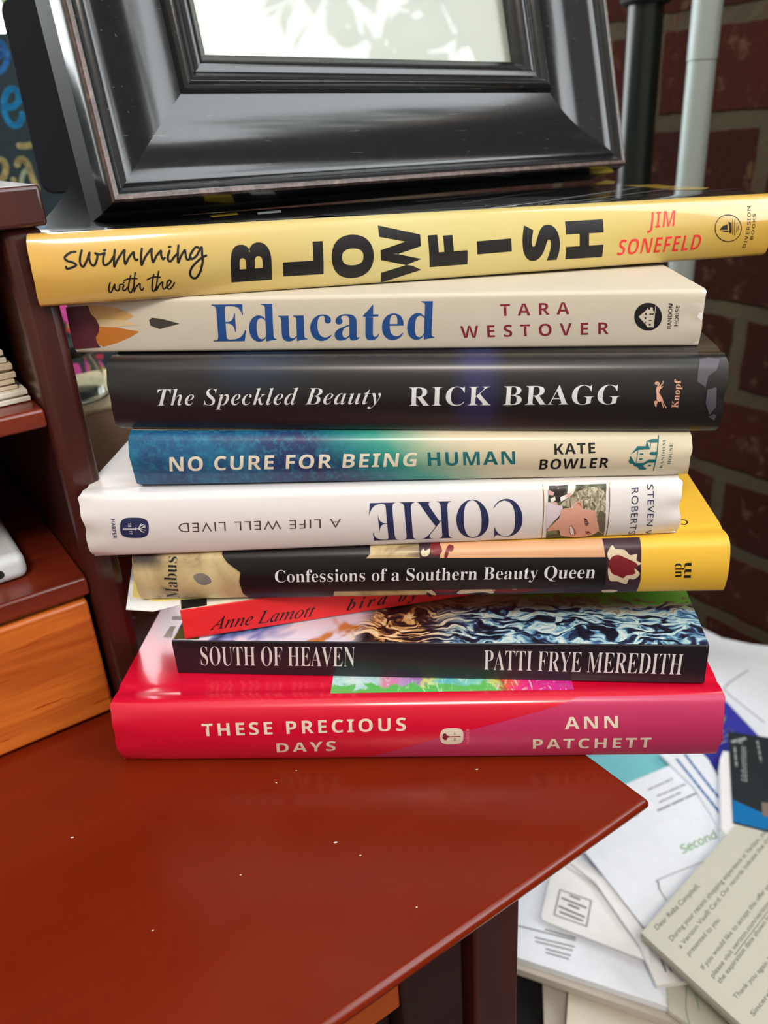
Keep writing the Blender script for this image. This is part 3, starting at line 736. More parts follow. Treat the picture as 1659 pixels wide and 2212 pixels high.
# --- yellow hardcover with the painted spine
M['yellow_jacket'] = plain('yellow_jacket', (232, 184, 62), 0.42, 0.4, 0.15, var=0.03)
conf = Book(HARD, 'yellow hardcover whose painted spine carries a black title band, under the white hardcover', (-0.0914, 0.2581), 0.0556, -5.99, 0.2076, 0.0200, 0.150, True, 0.0026, 0.0026,
            [M['yellow_jacket'], M['yellow_jacket'], M['yellow_jacket'], M['jacket_edge']], tlr=(0.0193, 0.0205), roll=0.30)
t = NT('beige_painting'); n = t.noise(55, 4, 0.6, 0.5); v = t.xyz()
c1 = t.ramp(n, [(0.30, (92, 76, 60)), (0.42, (178, 156, 116)), (0.60, (206, 186, 140)), (0.75, (214, 202, 160))])
c1 = t.mix(t.math('MULTIPLY', t.step(v[2], 0.012, 0.018), t.step(t.math('ADD', v[0], t.math('MULTIPLY', t.math('SUBTRACT', n, 0.5), 0.02)), 0.014, 0.006)), c1, (52, 42, 46))
M['beige_art'] = t.fin(c1, 0.42, 0.4, 0.15)
M['flesh_art'] = plain('flesh_art', (216, 164, 124), 0.42, 0.4, var=0.12, scale=30)
M['plum_art'] = plain('plum_art', (58, 34, 44), 0.42, 0.4, var=0.4, scale=120)
M['maroon_art'] = plain('maroon_art', (116, 26, 34), 0.42, 0.4, var=0.5, scale=160)
M['bone_art'] = plain('bone_art', (214, 196, 168), 0.42, 0.4, var=0.12, scale=100)
M['smudge_art'] = plain('smudge_art', (128, 122, 116), 0.42, 0.4, var=0.3, scale=200)
M['black_art'] = plain('black_art', (16, 15, 18), 0.35, 0.4, 0.1)
ue = conf.px(1386, 1190)[0]; ub = conf.px(1380, 1270)[0]
art = conf.polys('spine_painting', [[(0.0001, 0.0), (ub - 0.0004, 0.0), (ub + 0.0002, 0.006), (ue, 0.014), (ue, 0.0200), (0.0001, 0.0200)]], M['beige_art'], 1, raw=True)
cq = lambda pts: crp(900, 1160, 3.318, pts)
u0, u1 = conf.px(910, 1185)[0], conf.px(1310, 1185)[0]
conf.polys('painted_shoulder', [[(u0, 0.0080), (u1, 0.0080), (u1, 0.0200), (u0 + 0.0015, 0.0200)]], M['flesh_art'], 2, art, raw=True)
conf.polys('painted_dress', [[(conf.px(1268, 1200)[0], 0.0), (ub - 0.0006, 0.0), (ub, 0.006), (ue - 0.0002, 0.014), (ue - 0.0002, 0.0200), (conf.px(1300, 1170)[0], 0.0200), (conf.px(1308, 1190)[0], 0.0150), (conf.px(1262, 1201)[0], 0.0128)],
                              [(conf.px(912, 1190)[0], 0.008), (conf.px(952, 1190)[0], 0.008), (conf.px(950, 1175)[0], 0.0200), (conf.px(905, 1175)[0], 0.0200)],
                              [(conf.px(918, 1280)[0], 0.0), (conf.px(1280, 1270)[0], 0.0), (conf.px(1280, 1262)[0], 0.0060), (conf.px(930, 1272)[0], 0.0052)]], M['plum_art'], 3, art, raw=True)
conf.polys('painted_pattern', [catmull(cq(p), 3, True) for p in ([(120, 372), (200, 365), (290, 368), (300, 380), (230, 395), (150, 392)], [(570, 362), (860, 350), (870, 378), (700, 395), (560, 392)], [(100, 45), (175, 50), (180, 110), (130, 135), (105, 110)])], M['maroon_art'], 4, art)
conf.polys('painted_flower', [catmull(cq(p), 3, True) for p in ([(1365, 120), (1400, 60), (1425, 85), (1490, 92), (1530, 130), (1580, 120), (1575, 165), (1612, 190), (1560, 215), (1600, 260), (1560, 300), (1520, 300), (1500, 335), (1440, 315), (1385, 310), (1370, 240), (1385, 180)],
    [(65, 378), (95, 372), (130, 395), (140, 415), (110, 410)], [(330, 372), (400, 366), (470, 372), (560, 368), (545, 402), (480, 392), (400, 398), (310, 405), (290, 395)], [(660, 362), (730, 350), (720, 372), (680, 370)], [(880, 350), (1000, 346), (940, 362), (900, 360)], [(1325, 380), (1400, 374), (1440, 386), (1350, 396)], [(30, 110), (60, 70), (95, 80), (85, 130), (45, 138)])], M['bone_art'], 4, art)
conf.polys('flower_heart', [catmull(cq(p), 3, True) for p in ([(1375, 200), (1390, 150), (1440, 128), (1500, 150), (1565, 180), (1585, 205), (1560, 225), (1565, 260), (1500, 275), (1480, 292), (1440, 275), (1400, 258)],)], M['maroon_art'], 5, art)
conf.strokes('painted_ribbon', [cq([(255, 55), (225, 90), (210, 140)])], 7, M['maroon_art'], 5, art)
conf.polys('painted_smudge', [catmull([(418, 1243), (436, 1238), (452, 1246), (456, 1258), (440, 1264), (424, 1256)], 4, True)], M['smudge_art'], 2, art)
conf.polys('title_band', [[(484, 1190), (492, 1215), (520, 1236), (517, 1255), (525, 1280), (545, 1291), (720, 1287), (722, 1276), (1306, 1268), (1310, 1203), (790, 1206), (800, 1196), (800, 1175), (484, 1180)]], M['black_art'], 6, art)
conf.text('title_lettering', 'Confessions of a Southern Beauty Queen', 'bold', (595, 1257), (1284, 1247.5), (594, 1231), M['white_ink'], -0.008, 1.0, 7)
conf.text('author_lettering', 'Mabus', 'bold', (389, 1290), (384, 1203), (362, 1289), M['black_ink'], -0.012, 1.0, 7)
conf.texts('publisher_emblem', [('up', 'bold', (1472, 1247), (1472, 1217), (1458, 1247), -0.012, 0.9), ('m', 'bold', (1492, 1250), (1494, 1213), (1477, 1250), -0.012, 1)], M['black_ink'], 2)
conf.top.strokes('cover_lettering', [[(1468, 1124), (1478, 1123), (1485, 1128), (1480, 1133), (1472, 1132)]], 3, M['black_ink'], 1)

# --- white hardcover, upside down
M['white_jacket'] = plain('white_jacket', (226, 222, 224), 0.45, 0.4, 0.1, var=0.02, bump=0.03, bscale=80)
M['white_edge'] = plain('white_edge', (232, 228, 226), 0.7)
cok = Book(HARD, 'white hardcover lying upside down with navy lettering and a portrait on the spine', (-0.1052, 0.2577), 0.0748, -4.29, 0.2049, 0.0222, 0.152, True, 0.0024, 0.0022,
           [M['white_jacket'], M['white_jacket'], M['white_jacket'], M['white_edge']], tlr=(0.0243, 0.0200), roll=0.69, wear=0.0011)
cok.text('title_lettering', 'COKIE', 'bold', (1128, 1077), (795, 1085), (1128, 1158), M['navy_ink'], -0.012)
cok.text('subtitle_lettering', 'A LIFE WELL LIVED', None, (737, 1120), (385, 1130), (737, 1139), M['brown_ink'], -0.006, 1.15)
cok.texts('author_lettering', [('STEVEN V.', None, (1397, 1046), (1391, 1157), (1411, 1046), -0.004, 1.1), ('ROBERTS', None, (1364, 1054), (1357, 1154), (1379, 1053), -0.004, 1.1)], M['navy_ink'])
cok.text('publisher_lettering', 'HARPER', 'sans', (240, 1122), (245, 1163), (248, 1121), M['navy_ink'], 0.012, 1.05)
em = cok.polys('publisher_emblem', [squircle(290.5, 1140, 31, 22, -0.02)], M['navy_ink'], 1)
q = lambda pts: crp(150, 880, 4.81, pts)
cok.strokes('emblem_torch', [q([(558, 1255), (690, 1255)]), q([(558, 1269), (690, 1267)]), q([(690, 1248), (690, 1274)]), q([(700, 1260), (730, 1255), (790, 1240)]), q([(715, 1258), (745, 1225), (770, 1218)]), q([(720, 1262), (760, 1250), (785, 1225)]), q([(720, 1265), (760, 1270), (795, 1275)]), q([(720, 1265), (750, 1285), (775, 1298)]), q([(725, 1250), (735, 1225), (745, 1212)])], 1.6, M['white_ink'], 2, em, False)
cok.texts('emblem_lettering', [('18', 'bold', q([(608, 1203)])[0], q([(613, 1242)])[0], q([(640, 1203)])[0], 0, 1), ('17', 'bold', q([(622, 1280)])[0], q([(625, 1318)])[0], q([(652, 1280)])[0], 0, 1)], M['white_ink'], 2, em)
ph = lambda pts: crp(1150, 1030, 6.144, pts)
t = NT('garden_print'); n = t.noise(260, 4, 0.6)
M['print_garden'] = t.fin(t.ramp(n, [(0.35, (36, 34, 30)), (0.5, (74, 76, 52)), (0.65, (140, 142, 104))]), 0.4)
M['print_shirt'] = plain('print_shirt', (218, 200, 210), 0.4, var=0.05); M['print_skin'] = plain('print_skin', (218, 162, 142), 0.4, var=0.06, scale=300)
t = NT('hair_print'); n = t.noise(420, 4, 0.6, 2.5, t.scaled((1, 1, 0.5)))
M['print_hair'] = t.fin(t.ramp(n, [(0.36, (84, 74, 58)), (0.5, (156, 144, 120)), (0.64, (214, 208, 190))]), 0.4)
M['print_dark'] = plain('print_dark', (40, 32, 34), 0.4, var=0.3, scale=300); M['print_white'] = plain('print_white', (232, 226, 222), 0.4)
M['print_shade'] = plain('print_shade', (166, 98, 88), 0.4); M['print_rose'] = plain('print_rose', (214, 168, 164), 0.4, var=0.1, scale=300)
M['gold_foil'] = plain('gold_foil', (186, 146, 72), 0.25, 0.5, metal=0.7)
pic = cok.polys('spine_portrait', [ph([(205, 85), (965, 60), (975, 250), (970, 560), (948, 775), (560, 800), (172, 825), (190, 500)])], M['print_garden'], 1)
cok.polys('printed_crowd', [ph(p) for p in ([(210, 90), (300, 85), (460, 110), (450, 190), (360, 260), (380, 330), (300, 330), (290, 220), (215, 150)],)], M['print_dark'], 2, pic)
cok.polys('printed_crowd', [ph(p) for p in ([(205, 170), (290, 205), (275, 250), (205, 235)], [(240, 340), (320, 330), (340, 370), (270, 370)], [(460, 220), (520, 210), (500, 270), (440, 270)])], M['print_rose'], 3, pic)
cok.polys('printed_crowd', [ph(p) for p in ([(300, 110), (440, 90), (450, 110), (340, 160)], [(470, 110), (560, 85), (578, 125), (545, 215), (500, 260), (450, 290), (360, 340), (370, 270), (460, 230)], [(240, 290), (300, 260), (310, 310), (250, 340)])], M['print_white'], 2, pic)
cok.polys('printed_shirt', [catmull(ph([(195, 335), (300, 370), (400, 392), (370, 500), (270, 600), (187, 690), (192, 500)]), 3, True)], M['print_shirt'], 3, pic)
cok.polys('printed_hair', [catmull(ph([(370, 375), (430, 310), (500, 270), (600, 195), (750, 140), (900, 150), (968, 250), (972, 560), (950, 740), (860, 720), (700, 700), (600, 500), (480, 400)]), 4, True)], M['print_hair'], 4, pic)
cok.polys('printed_hair', [catmull(ph([(880, 470), (915, 450), (965, 490), (965, 600), (945, 740), (890, 700), (855, 590)]), 3, True)], plain('print_hair_shade', (104, 96, 78), 0.4, var=0.3, scale=400), 5, pic)
cok.polys('printed_face', [catmull(ph([(400, 425), (520, 400), (560, 345), (620, 315), (655, 350), (670, 420), (820, 445), (850, 560), (882, 680), (830, 745), (700, 785), (600, 795), (460, 785), (370, 765), (350, 700), (190, 712), (290, 610), (360, 530)]), 3, True)], M['print_skin'], 6, pic)
cok.polys('printed_features', [ph(p) for p in ([(495, 640), (520, 635), (560, 690), (585, 740), (545, 770), (500, 755), (490, 700)], [(680, 540), (715, 560), (755, 610), (725, 650), (700, 640), (688, 590)], [(695, 715), (745, 710), (785, 740), (745, 765), (705, 745)], [(580, 370), (600, 340), (640, 340), (650, 400), (635, 380), (610, 350)])], M['print_shade'], 7, pic)
cok.polys('printed_features', [ph(p) for p in ([(700, 575), (728, 590), (728, 625), (702, 615)], [(722, 720), (752, 722), (750, 750), (726, 742)], [(680, 535), (720, 555), (724, 575), (700, 565)])], M['print_dark'], 8, pic)
cok.polys('printed_features', [ph(p) for p in ([(497, 650), (515, 645), (545, 705), (550, 758), (510, 752), (497, 700)], [(515, 390), (535, 385), (538, 408), (520, 410)], [(706, 595), (716, 595), (716, 606), (706, 606)], [(735, 735), (745, 737), (743, 745), (734, 743)])], M['print_white'], 9, pic)
for gl in ([(138, 95), (152, 300), (148, 500), (135, 700), (118, 820)], [(1018, 75), (1026, 250), (1018, 480), (1000, 660), (975, 780)]):
    cok.strokes('gold_rule', [ph(gl)], 1.8, M['gold_foil'], 1)

# --- teal watercolour hardcover
t = NT('watercolour'); v = t.xyz(); n = t.noise(30, 3, 0.6); g = t.noise(420, 5, 0.75); w = t.noise(95, 3, 0.6)
u = t.math('ADD', t.math('MULTIPLY', v[0], 1 / 0.188), t.math('MULTIPLY', t.math('SUBTRACT', n, 0.5), 0.16))
dn = t.math('MULTIPLY', t.math('SUBTRACT', v[2], 0.009), 6.0)
u = t.math('ADD', u, t.math('MULTIPLY', dn, t.step(u, 0.25, 0.5)))
c1 = t.ramp(u, [(0.0, (24, 96, 136)), (0.10, (30, 84, 130)), (0.19, (24, 104, 142)), (0.30, (36, 58, 104)), (0.36, (34, 52, 96)), (0.42, (26, 110, 122)), (0.50, (52, 148, 134)), (0.57, (150, 176, 150)), (0.66, (214, 200, 172)), (1.0, (218, 206, 182))])
c1 = t.mix(t.math('MULTIPLY', t.step(w, 0.40, 0.60), t.math('MULTIPLY', t.step(u, 0.42, 0.34), 0.55)), c1, (36, 42, 92))
c1 = t.mix(t.math('MULTIPLY', t.step(g, 0.48, 0.62), t.math('MULTIPLY', t.step(u, 0.50, 0.40), 0.45)), c1, (40, 136, 168))
M['watercolour'] = t.fin(c1, 0.38, 0.4, 0.3, 0.12)
M['cream_jacket'] = plain('cream_jacket', (216, 202, 176), 0.4, 0.4, 0.2)
noc = Book(HARD, 'small hardcover with a teal to cream watercolour spine, between the white and the black hardcovers', (-0.0858, 0.2636), 0.0990, -5.47, 0.1881, 0.0178, 0.128, True, 0.0030, 0.0025,
           [M['watercolour'], M['cream_jacket'], M['watercolour'], M['jacket_edge']], tlr=(0.0198, 0.0157), roll=-0.51, wear=0.0004)
noc.text('title_lettering', 'NO CURE FOR BEING', 'sansbold', (367, 1018), (898, 1007), (366, 987), M['cream_ink'], 0.0, 1.12)
noc.text('title_lettering', 'HUMAN', 'sansbold', (925, 1006), (1113, 1003), (923, 977), M['teal_ink'], 0.0, 1.12)
noc.texts('author_lettering', [('KATE', 'sansbold', (1198, 982), (1286, 979), (1197, 959), 0, 1.12), ('BOWLER', 'sansbold', (1164, 1014), (1313, 1010), (1167, 992), 0, 1.12)], M['black_ink'])
q = lambda pts: crp(1350, 930, 13.82, pts)
em = noc.polys('publisher_emblem', [q(p) for p in ([(130, 712), (190, 695), (320, 540), (380, 465), (620, 470), (650, 310), (790, 250), (1005, 245), (1000, 352), (770, 360), (660, 325), (750, 560), (390, 578), (200, 695), (135, 715)],
    [(740, 700), (740, 665), (770, 638), (965, 635), (955, 735), (780, 735)], [(920, 860), (710, 860), (560, 965), (330, 970), (300, 968), (165, 762), (140, 800), (150, 840), (105, 910), (140, 985), (240, 990), (270, 1060), (370, 1080), (420, 1160), (590, 1170), (655, 1140), (530, 1050), (690, 955), (910, 950)],
    [(450, 680), (548, 680), (540, 725), (445, 725)], [(425, 830), (522, 825), (515, 872), (420, 872)], [(690, 1025), (785, 1022), (775, 1060), (680, 1062)])], M['teal_ink'], 1)
noc.strokes('emblem_outline', [q([(1000, 160), (985, 420), (960, 640), (920, 880), (845, 1190)])], 2.4, M['teal_ink'], 1, em)
noc.strokes('emblem_outline', [q([(390, 580), (365, 770), (330, 970)]), q([(768, 360), (752, 555)])], 1.3, M['teal_ink'], 1, em)
noc.texts('publisher_lettering', [('RANDOM', 'bold', (1430, 1011), (1438, 950), (1424, 1011), -0.01, 1.1), ('HOUSE', 'bold', (1448, 1003), (1454, 957), (1441, 1003), -0.01, 1.1)], M['teal_ink'])

# --- black hardcover
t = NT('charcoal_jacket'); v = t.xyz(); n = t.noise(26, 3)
bl = t.math('MULTIPLY', t.math('MULTIPLY', t.step(v[0], 0.112, 0.122), t.step(v[0], 0.134, 0.124)), t.math('MULTIPLY', n, 0.8))  # band of blue sheen painted into the jacket colour
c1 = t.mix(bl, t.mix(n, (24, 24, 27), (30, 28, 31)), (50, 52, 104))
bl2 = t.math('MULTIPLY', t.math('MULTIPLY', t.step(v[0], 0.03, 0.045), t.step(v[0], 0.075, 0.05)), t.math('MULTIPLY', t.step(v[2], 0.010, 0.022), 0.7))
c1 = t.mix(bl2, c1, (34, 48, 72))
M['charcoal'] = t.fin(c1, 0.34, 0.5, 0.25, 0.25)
M['charcoal_edge'] = plain('charcoal_edge', (40, 42, 48), 0.5, var=0.8, scale=700)
M['scuff'] = plain('scuff', (82, 78, 90), 0.35, 0.5, 0.3, var=0.1)
spk = Book(HARD, 'black hardcover with white serif lettering, a scuffed end and a small peach dog emblem', (-0.0896, 0.2672), 0.1190, -6.55, 0.2002, 0.0248, 0.146, True, 0.0036, 0.0034,
           [M['charcoal'], M['charcoal'], M['charcoal'], M['charcoal_edge']], roll=-1.78, wear=0.0006)
spk.text('title_lettering', 'The Speckled Beauty', 'bolditalic', (340, 876), (821, 873), (339, 840), M['white_ink'], -0.010, 1.05)
spk.text('author_lettering', 'RICK BRAGG', 'bold', (883, 877), (1336, 873), (884, 836), M['white_ink'], -0.008, 1.08)
spk.text('publisher_lettering', 'Knopf', 'bold', (1464, 881), (1471, 820), (1450, 880), M['peach_ink'], 0.0)
q = lambda pts: crp(1390, 800, 9.618, pts)
em = spk.polys('publisher_emblem', [catmull(q([(275, 350), (262, 420), (272, 500), (275, 610), (315, 652), (352, 652), (398, 605), (385, 570), (345, 500), (308, 430), (345, 395), (368, 360), (355, 315), (320, 335)]), 3, True),
     q([(300, 655), (262, 625), (235, 640), (215, 645), (222, 680), (240, 740), (268, 762), (277, 700)])], M['peach_ink'], 1)
spk.strokes('emblem_limb', [q([(282, 360), (312, 310), (318, 275), (300, 250), (262, 250), (250, 275), (280, 285)])], 3, M['peach_ink'], 1, em)
spk.strokes('emblem_limb', [q([(385, 600), (385, 680), (415, 768)]), q([(395, 620), (420, 690), (472, 775)]), q([(350, 345), (365, 300), (405, 262), (405, 222)]), q([(360, 370), (385, 350), (398, 335)]), q([(310, 420), (330, 435), (335, 410)])], 1.8, M['peach_ink'], 1, em)
spk.polys('scuff_mark', [[(1511, 776), (1530, 772), (1554, 776), (1548, 800), (1530, 812), (1524, 836), (1506, 824), (1508, 800)], [(1528, 842), (1548, 836), (1546, 880), (1532, 896), (1524, 870)], [(1529, 900), (1543, 894), (1547, 898), (1543, 908)]], M['scuff'], 1)

# --- cream paperback with the pencil
M['cream_cover'] = plain('cream_cover', (204, 194, 178), 0.55, 0.35, var=0.03, bump=0.03, bscale=200)
M['pencil_wine'] = plain('pencil_wine', (84, 30, 46), 0.5, var=0.1); M['pencil_orange'] = plain('pencil_orange', (192, 116, 44), 0.5, var=0.12, scale=60)
M['pencil_tan'] = plain('pencil_tan', (206, 164, 104), 0.5, var=0.1, scale=60); M['pencil_straw'] = plain('pencil_straw', (216, 190, 148), 0.5, var=0.06)
edu = Book(SOFT, 'cream paperback with blue title lettering and a painted pencil tip, under the glossy yellow book', (-0.1017, 0.2764), 0.1442, -5.19, 0.2082, 0.0182, 0.130, False, 0.0005, 0.0014,
           [M['cream_cover'], M['cream_cover'], M['cream_cover'], M['white_edge']], tb=0.0148, roll=-1.79, wear=0.0004, cover_name='cover')
edu.text('title_lettering', 'Educated', 'bold', (462, 738), (938, 732), (456, 658), M['blue_ink'], -0.004)
edu.texts('author_lettering', [('TARA', 'sansbold', (1081, 683), (1230, 679), (1080, 657), -0.008, 1.7), ('WESTOVER', 'sansbold', (996, 730), (1315, 722), (994, 704), -0.008, 1.7)], M['wine_ink'])
pen = edu.polys('pencil_picture', [[(142, 664), (190, 660), (197, 679), (207, 688), (215, 704), (213, 719), (207, 728), (210, 740), (218, 750), (165, 753), (160, 751)]], M['pencil_wine'], 2)
edu.polys('pencil_wood', [[(186, 660), (235, 662), (262, 668), (290, 683), (270, 693), (235, 690), (205, 696), (200, 682)]], M['pencil_tan'], 1, pen)
edu.polys('pencil_wood', [[(205, 690), (240, 689), (272, 692), (300, 702), (250, 706), (212, 712)]], M['pencil_straw'], 1, pen)
edu.polys('pencil_wood', [[(212, 706), (250, 707), (277, 712), (301, 716), (284, 727), (254, 740), (223, 749), (206, 738), (205, 726)]], M['pencil_orange'], 1, pen)
edu.polys('pencil_lead', [[(322, 692), (328, 686), (355, 690), (388, 699), (345, 711), (325, 703)]], M['dark_grey_ink'] if False else plain('lead_grey', (62, 58, 54), 0.5), 1, pen)
def ring(cx, cy, rx, ry=None): return [(cx + rx * math.cos(i * math.pi / 16), cy + (ry or rx) * math.sin(i * math.pi / 16)) for i in range(32)]
em = edu.polys('publisher_emblem', [ring(1400, 684, 30)], M['black_ink'], 1)
q = lambda pts: crp(1359, 340, 4.81, pts)
edu.polys('emblem_house', [q([(98, 1655), (185, 1580), (190, 1562), (202, 1582), (218, 1582), (218, 1558), (245, 1558), (245, 1588), (258, 1600), (250, 1762), (190, 1765), (172, 1735)])], M['cream_cover'], 2, em)
edu.polys('emblem_window', [q(p) for p in ([(165, 1618), (182, 1618), (182, 1636), (165, 1636)], [(160, 1660), (178, 1660), (176, 1677), (160, 1677)], [(210, 1622), (256, 1622), (254, 1634), (210, 1634)], [(205, 1690), (235, 1690), (235, 1700), (205, 1700)], [(205, 1728), (225, 1728), (225, 1745), (205, 1745)], [(160, 1708), (176, 1710), (170, 1730)])], M['black_ink'], 3, em)
edu.strokes('emblem_outline', [q([(276, 1545), (262, 1660), (250, 1765)])], 1.4, M['cream_cover'], 2, em)
edu.texts('publisher_lettering', [('RANDOM', 'sans', (1449.5, 710), (1453, 655), (1441, 710), 0.012, 1.02), ('HOUSE', 'sans', (1464, 704), (1468, 660), (1456, 704), 0.012, 1.02)], M['black_ink'])

# --- glossy yellow and black book on top
t = NT('gloss_yellow'); v = t.xyz(); n = t.noise(30, 3)
c1 = t.ramp(t.math('ADD', t.math('MULTIPLY', v[0], 1 / 0.263), t.math('MULTIPLY', t.math('SUBTRACT', n, 0.5), 0.15)), [(0.0, (210, 164, 78)), (0.12, (202, 166, 84)), (0.45, (202, 190, 128)), (0.75, (204, 182, 108)), (1.0, (208, 164, 68))])
M['gloss_yellow'] = t.fin(c1, 0.3, 0.5, 1.0, 0.06)
t = NT('gloss_black'); n = t.noise(500, 3)
M['gloss_black'] = t.fin(t.mix(t.step(n, 0.66, 0.72), (14, 16, 18), (34, 36, 38)), 0.35, 0.5, 1.0, 0.05)
t.b.inputs['Coat IOR'].default_value = 1.6
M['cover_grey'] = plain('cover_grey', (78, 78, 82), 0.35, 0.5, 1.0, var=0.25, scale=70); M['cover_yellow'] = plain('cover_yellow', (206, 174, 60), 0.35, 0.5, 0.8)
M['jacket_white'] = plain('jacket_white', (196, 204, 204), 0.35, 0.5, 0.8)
blo = Book(HARD, 'glossy yellow-spined book with a black cover, topmost of the stack, under the picture frame', (-0.1051, 0.2642), 0.1625, 11.9, 0.2628, 0.0222, 0.150, True, 0.0030, 0.0022,
           [M['gloss_yellow'], M['gloss_black'], M['gloss_yellow'], M['jacket_white']], tilt=1.3, roll=-1.76, lift=0.0115, wear=0.0003)
sc_ = lambda pts: crp(130, 510, 5.184, pts)
SW = [[(172, 175), (120, 182), (70, 215), (50, 245), (75, 275), (140, 295), (180, 322), (150, 345), (80, 366), (66, 345)],
      [(242, 160), (226, 220), (222, 290), (236, 330), (262, 340), (300, 270), (328, 185), (325, 250), (345, 310), (380, 330), (410, 270), (415, 210), (392, 192), (440, 206), (500, 190)],
      [(500, 190), (482, 250), (485, 310), (510, 326), (560, 290), (600, 225)], [(490, 160), (505, 156)],
      [(612, 155), (605, 230), (606, 340), (640, 270), (690, 190), (722, 158), (718, 220), (730, 312), (770, 240), (822, 180), (826, 230), (848, 270), (866, 262)],
      [(915, 140), (906, 220), (912, 322), (950, 240), (1000, 170), (1027, 143), (1022, 200), (1040, 292), (1080, 220), (1128, 165), (1130, 210), (1150, 258), (1172, 242)],
      [(1225, 165), (1208, 220), (1210, 270), (1240, 280), (1280, 230), (1320, 190)], [(1218, 122), (1236, 118)],
      [(1325, 105), (1318, 180), (1322, 297), (1350, 230), (1395, 158), (1404, 200), (1415, 250), (1435, 266), (1460, 235)],
      [(1575, 150), (1525, 122), (1480, 170), (1452, 230), (1478, 256), (1530, 215), (1582, 125), (1590, 200), (1596, 280), (1572, 390), (1530, 460), (1490, 470), (1455, 430), (1470, 360), (1530, 290), (1590, 240), (1636, 218)]]
blo.strokes('handwritten_lettering', [sc_(q) for q in SW], 4.9, M['black_ink'], 1)
WT = [[(560, 520), (546, 570), (550, 620), (575, 622), (610, 540), (612, 585), (645, 612), (665, 580), (668, 545), (712, 545), (700, 590), (720, 610), (755, 575)], [(790, 440), (770, 530), (765, 600), (790, 632), (818, 580)],
      [(840, 410), (830, 500), (825, 618), (852, 570), (892, 530), (896, 580), (915, 606), (934, 582)], [(715, 500), (770, 476), (860, 475)], [(708, 522), (716, 520)],
      [(1048, 430), (1032, 520), (1030, 590), (1050, 616), (1082, 560)], [(1104, 395), (1086, 500), (1076, 606), (1110, 545), (1147, 515), (1146, 560), (1160, 592), (1190, 570)],
      [(1190, 570), (1228, 538), (1240, 505), (1220, 490), (1196, 530), (1200, 575), (1225, 592), (1260, 560), (1280, 520)], [(975, 488), (1040, 458), (1120, 460)]]
blo.strokes('handwritten_lettering', [sc_(q) for q in WT], 3.2, M['black_ink'], 1)
for row in [('B', 'sansbold', (585, 604), (582, 522), (500, 610), 0.02, 1), ('L', 'sansbold', (695, 592), (693, 521), (612, 597), 0.035, 1), ('O', 'sansbold', (801, 598), (800, 505), (717, 603), 0.035, 1),
    ('W', 'sansbold', (905, 604), (902, 482), (822, 610), 0.02, 1), ('F', 'sansbold', (1006, 571), (1003, 503), (928, 577), 0.035, 1), ('S', 'sansbold', (1203, 561), (1202, 483), (1128, 566), 0.035, 1), ('H', 'sansbold', (1297, 555), (1298, 474), (1221, 560), 0.035, 1)]:
    blo.texts('title_letter', [row], M['black_ink'], 1)
blo.polys('title_letter', [[(1030, 521.5), (1104, 515), (1105.5, 543), (1031, 549.5)]], M['black_ink'], 1)
blo.texts('author_lettering', [('JIM', 'sansbold', (1399, 494), (1456, 489), (1402, 459), -0.01, 1.05), ('SONEFELD', 'sansbold', (1332, 552), (1509, 539), (1339, 518), -0.01, 1.05)], M['red_ink'])
em = blo.strokes('publisher_emblem', [ring(1573, 493, 28.5, 29) + [(1601.5, 493)]], 1.6, M['black_ink'], 1, None, False)
q = lambda pts: crp(1359, 340, 4.81, pts)
blo.polys('emblem_boat', [q([(940, 752), (970, 715), (1022, 693), (1022, 752)]), q([(950, 762), (1030, 758), (1035, 775), (1000, 775)]), q([(1030, 668), (1062, 680), (1062, 770), (1052, 795), (1040, 775), (1040, 720)])], M['black_ink'], 1, em)
blo.strokes('emblem_wave', [q([(1078, 640), (1070, 720), (1075, 800)]), q([(1100, 645), (1092, 740), (1098, 810)]), q([(1120, 680), (1115, 780)]), q([(1135, 710), (1130, 760)])], 1.1, M['black_ink'], 1, em)
blo.texts('publisher_lettering', [('DIVERSION', 'sans', (1610, 535), (1621, 446), (1603, 535), 0.008, 1.25), ('BOOKS', 'sans', (1626, 517), (1632, 462), (1620, 517), 0.008, 1.25)], M['black_ink'])
tp = blo.top
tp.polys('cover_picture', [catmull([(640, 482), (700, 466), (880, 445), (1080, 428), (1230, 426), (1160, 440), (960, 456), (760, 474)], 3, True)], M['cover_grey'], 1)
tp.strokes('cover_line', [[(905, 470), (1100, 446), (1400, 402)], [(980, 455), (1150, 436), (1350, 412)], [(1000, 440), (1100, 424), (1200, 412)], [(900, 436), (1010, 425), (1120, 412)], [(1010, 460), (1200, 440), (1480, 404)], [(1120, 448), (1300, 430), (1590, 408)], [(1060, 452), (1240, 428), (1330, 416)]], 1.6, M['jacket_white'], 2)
tp.polys('cover_lettering', [[(1278, 397), (1310, 391), (1330, 392), (1325, 398), (1290, 400)], [(1345, 401), (1420, 399), (1440, 401), (1380, 404)], [(1390, 404), (1440, 402), (1490, 403), (1430, 408)], [(1430, 409), (1500, 404), (1533, 406), (1520, 410), (1460, 411)]], M['cover_yellow'], 2)
tp.polys('cover_lettering', [[(450, 466), (512, 459), (515, 464), (460, 470)]], M['cover_yellow'], 2)
tp.polys('cover_lettering', [[(556, 459), (606, 454), (608, 459), (557, 464)]], M['jacket_white'], 2)

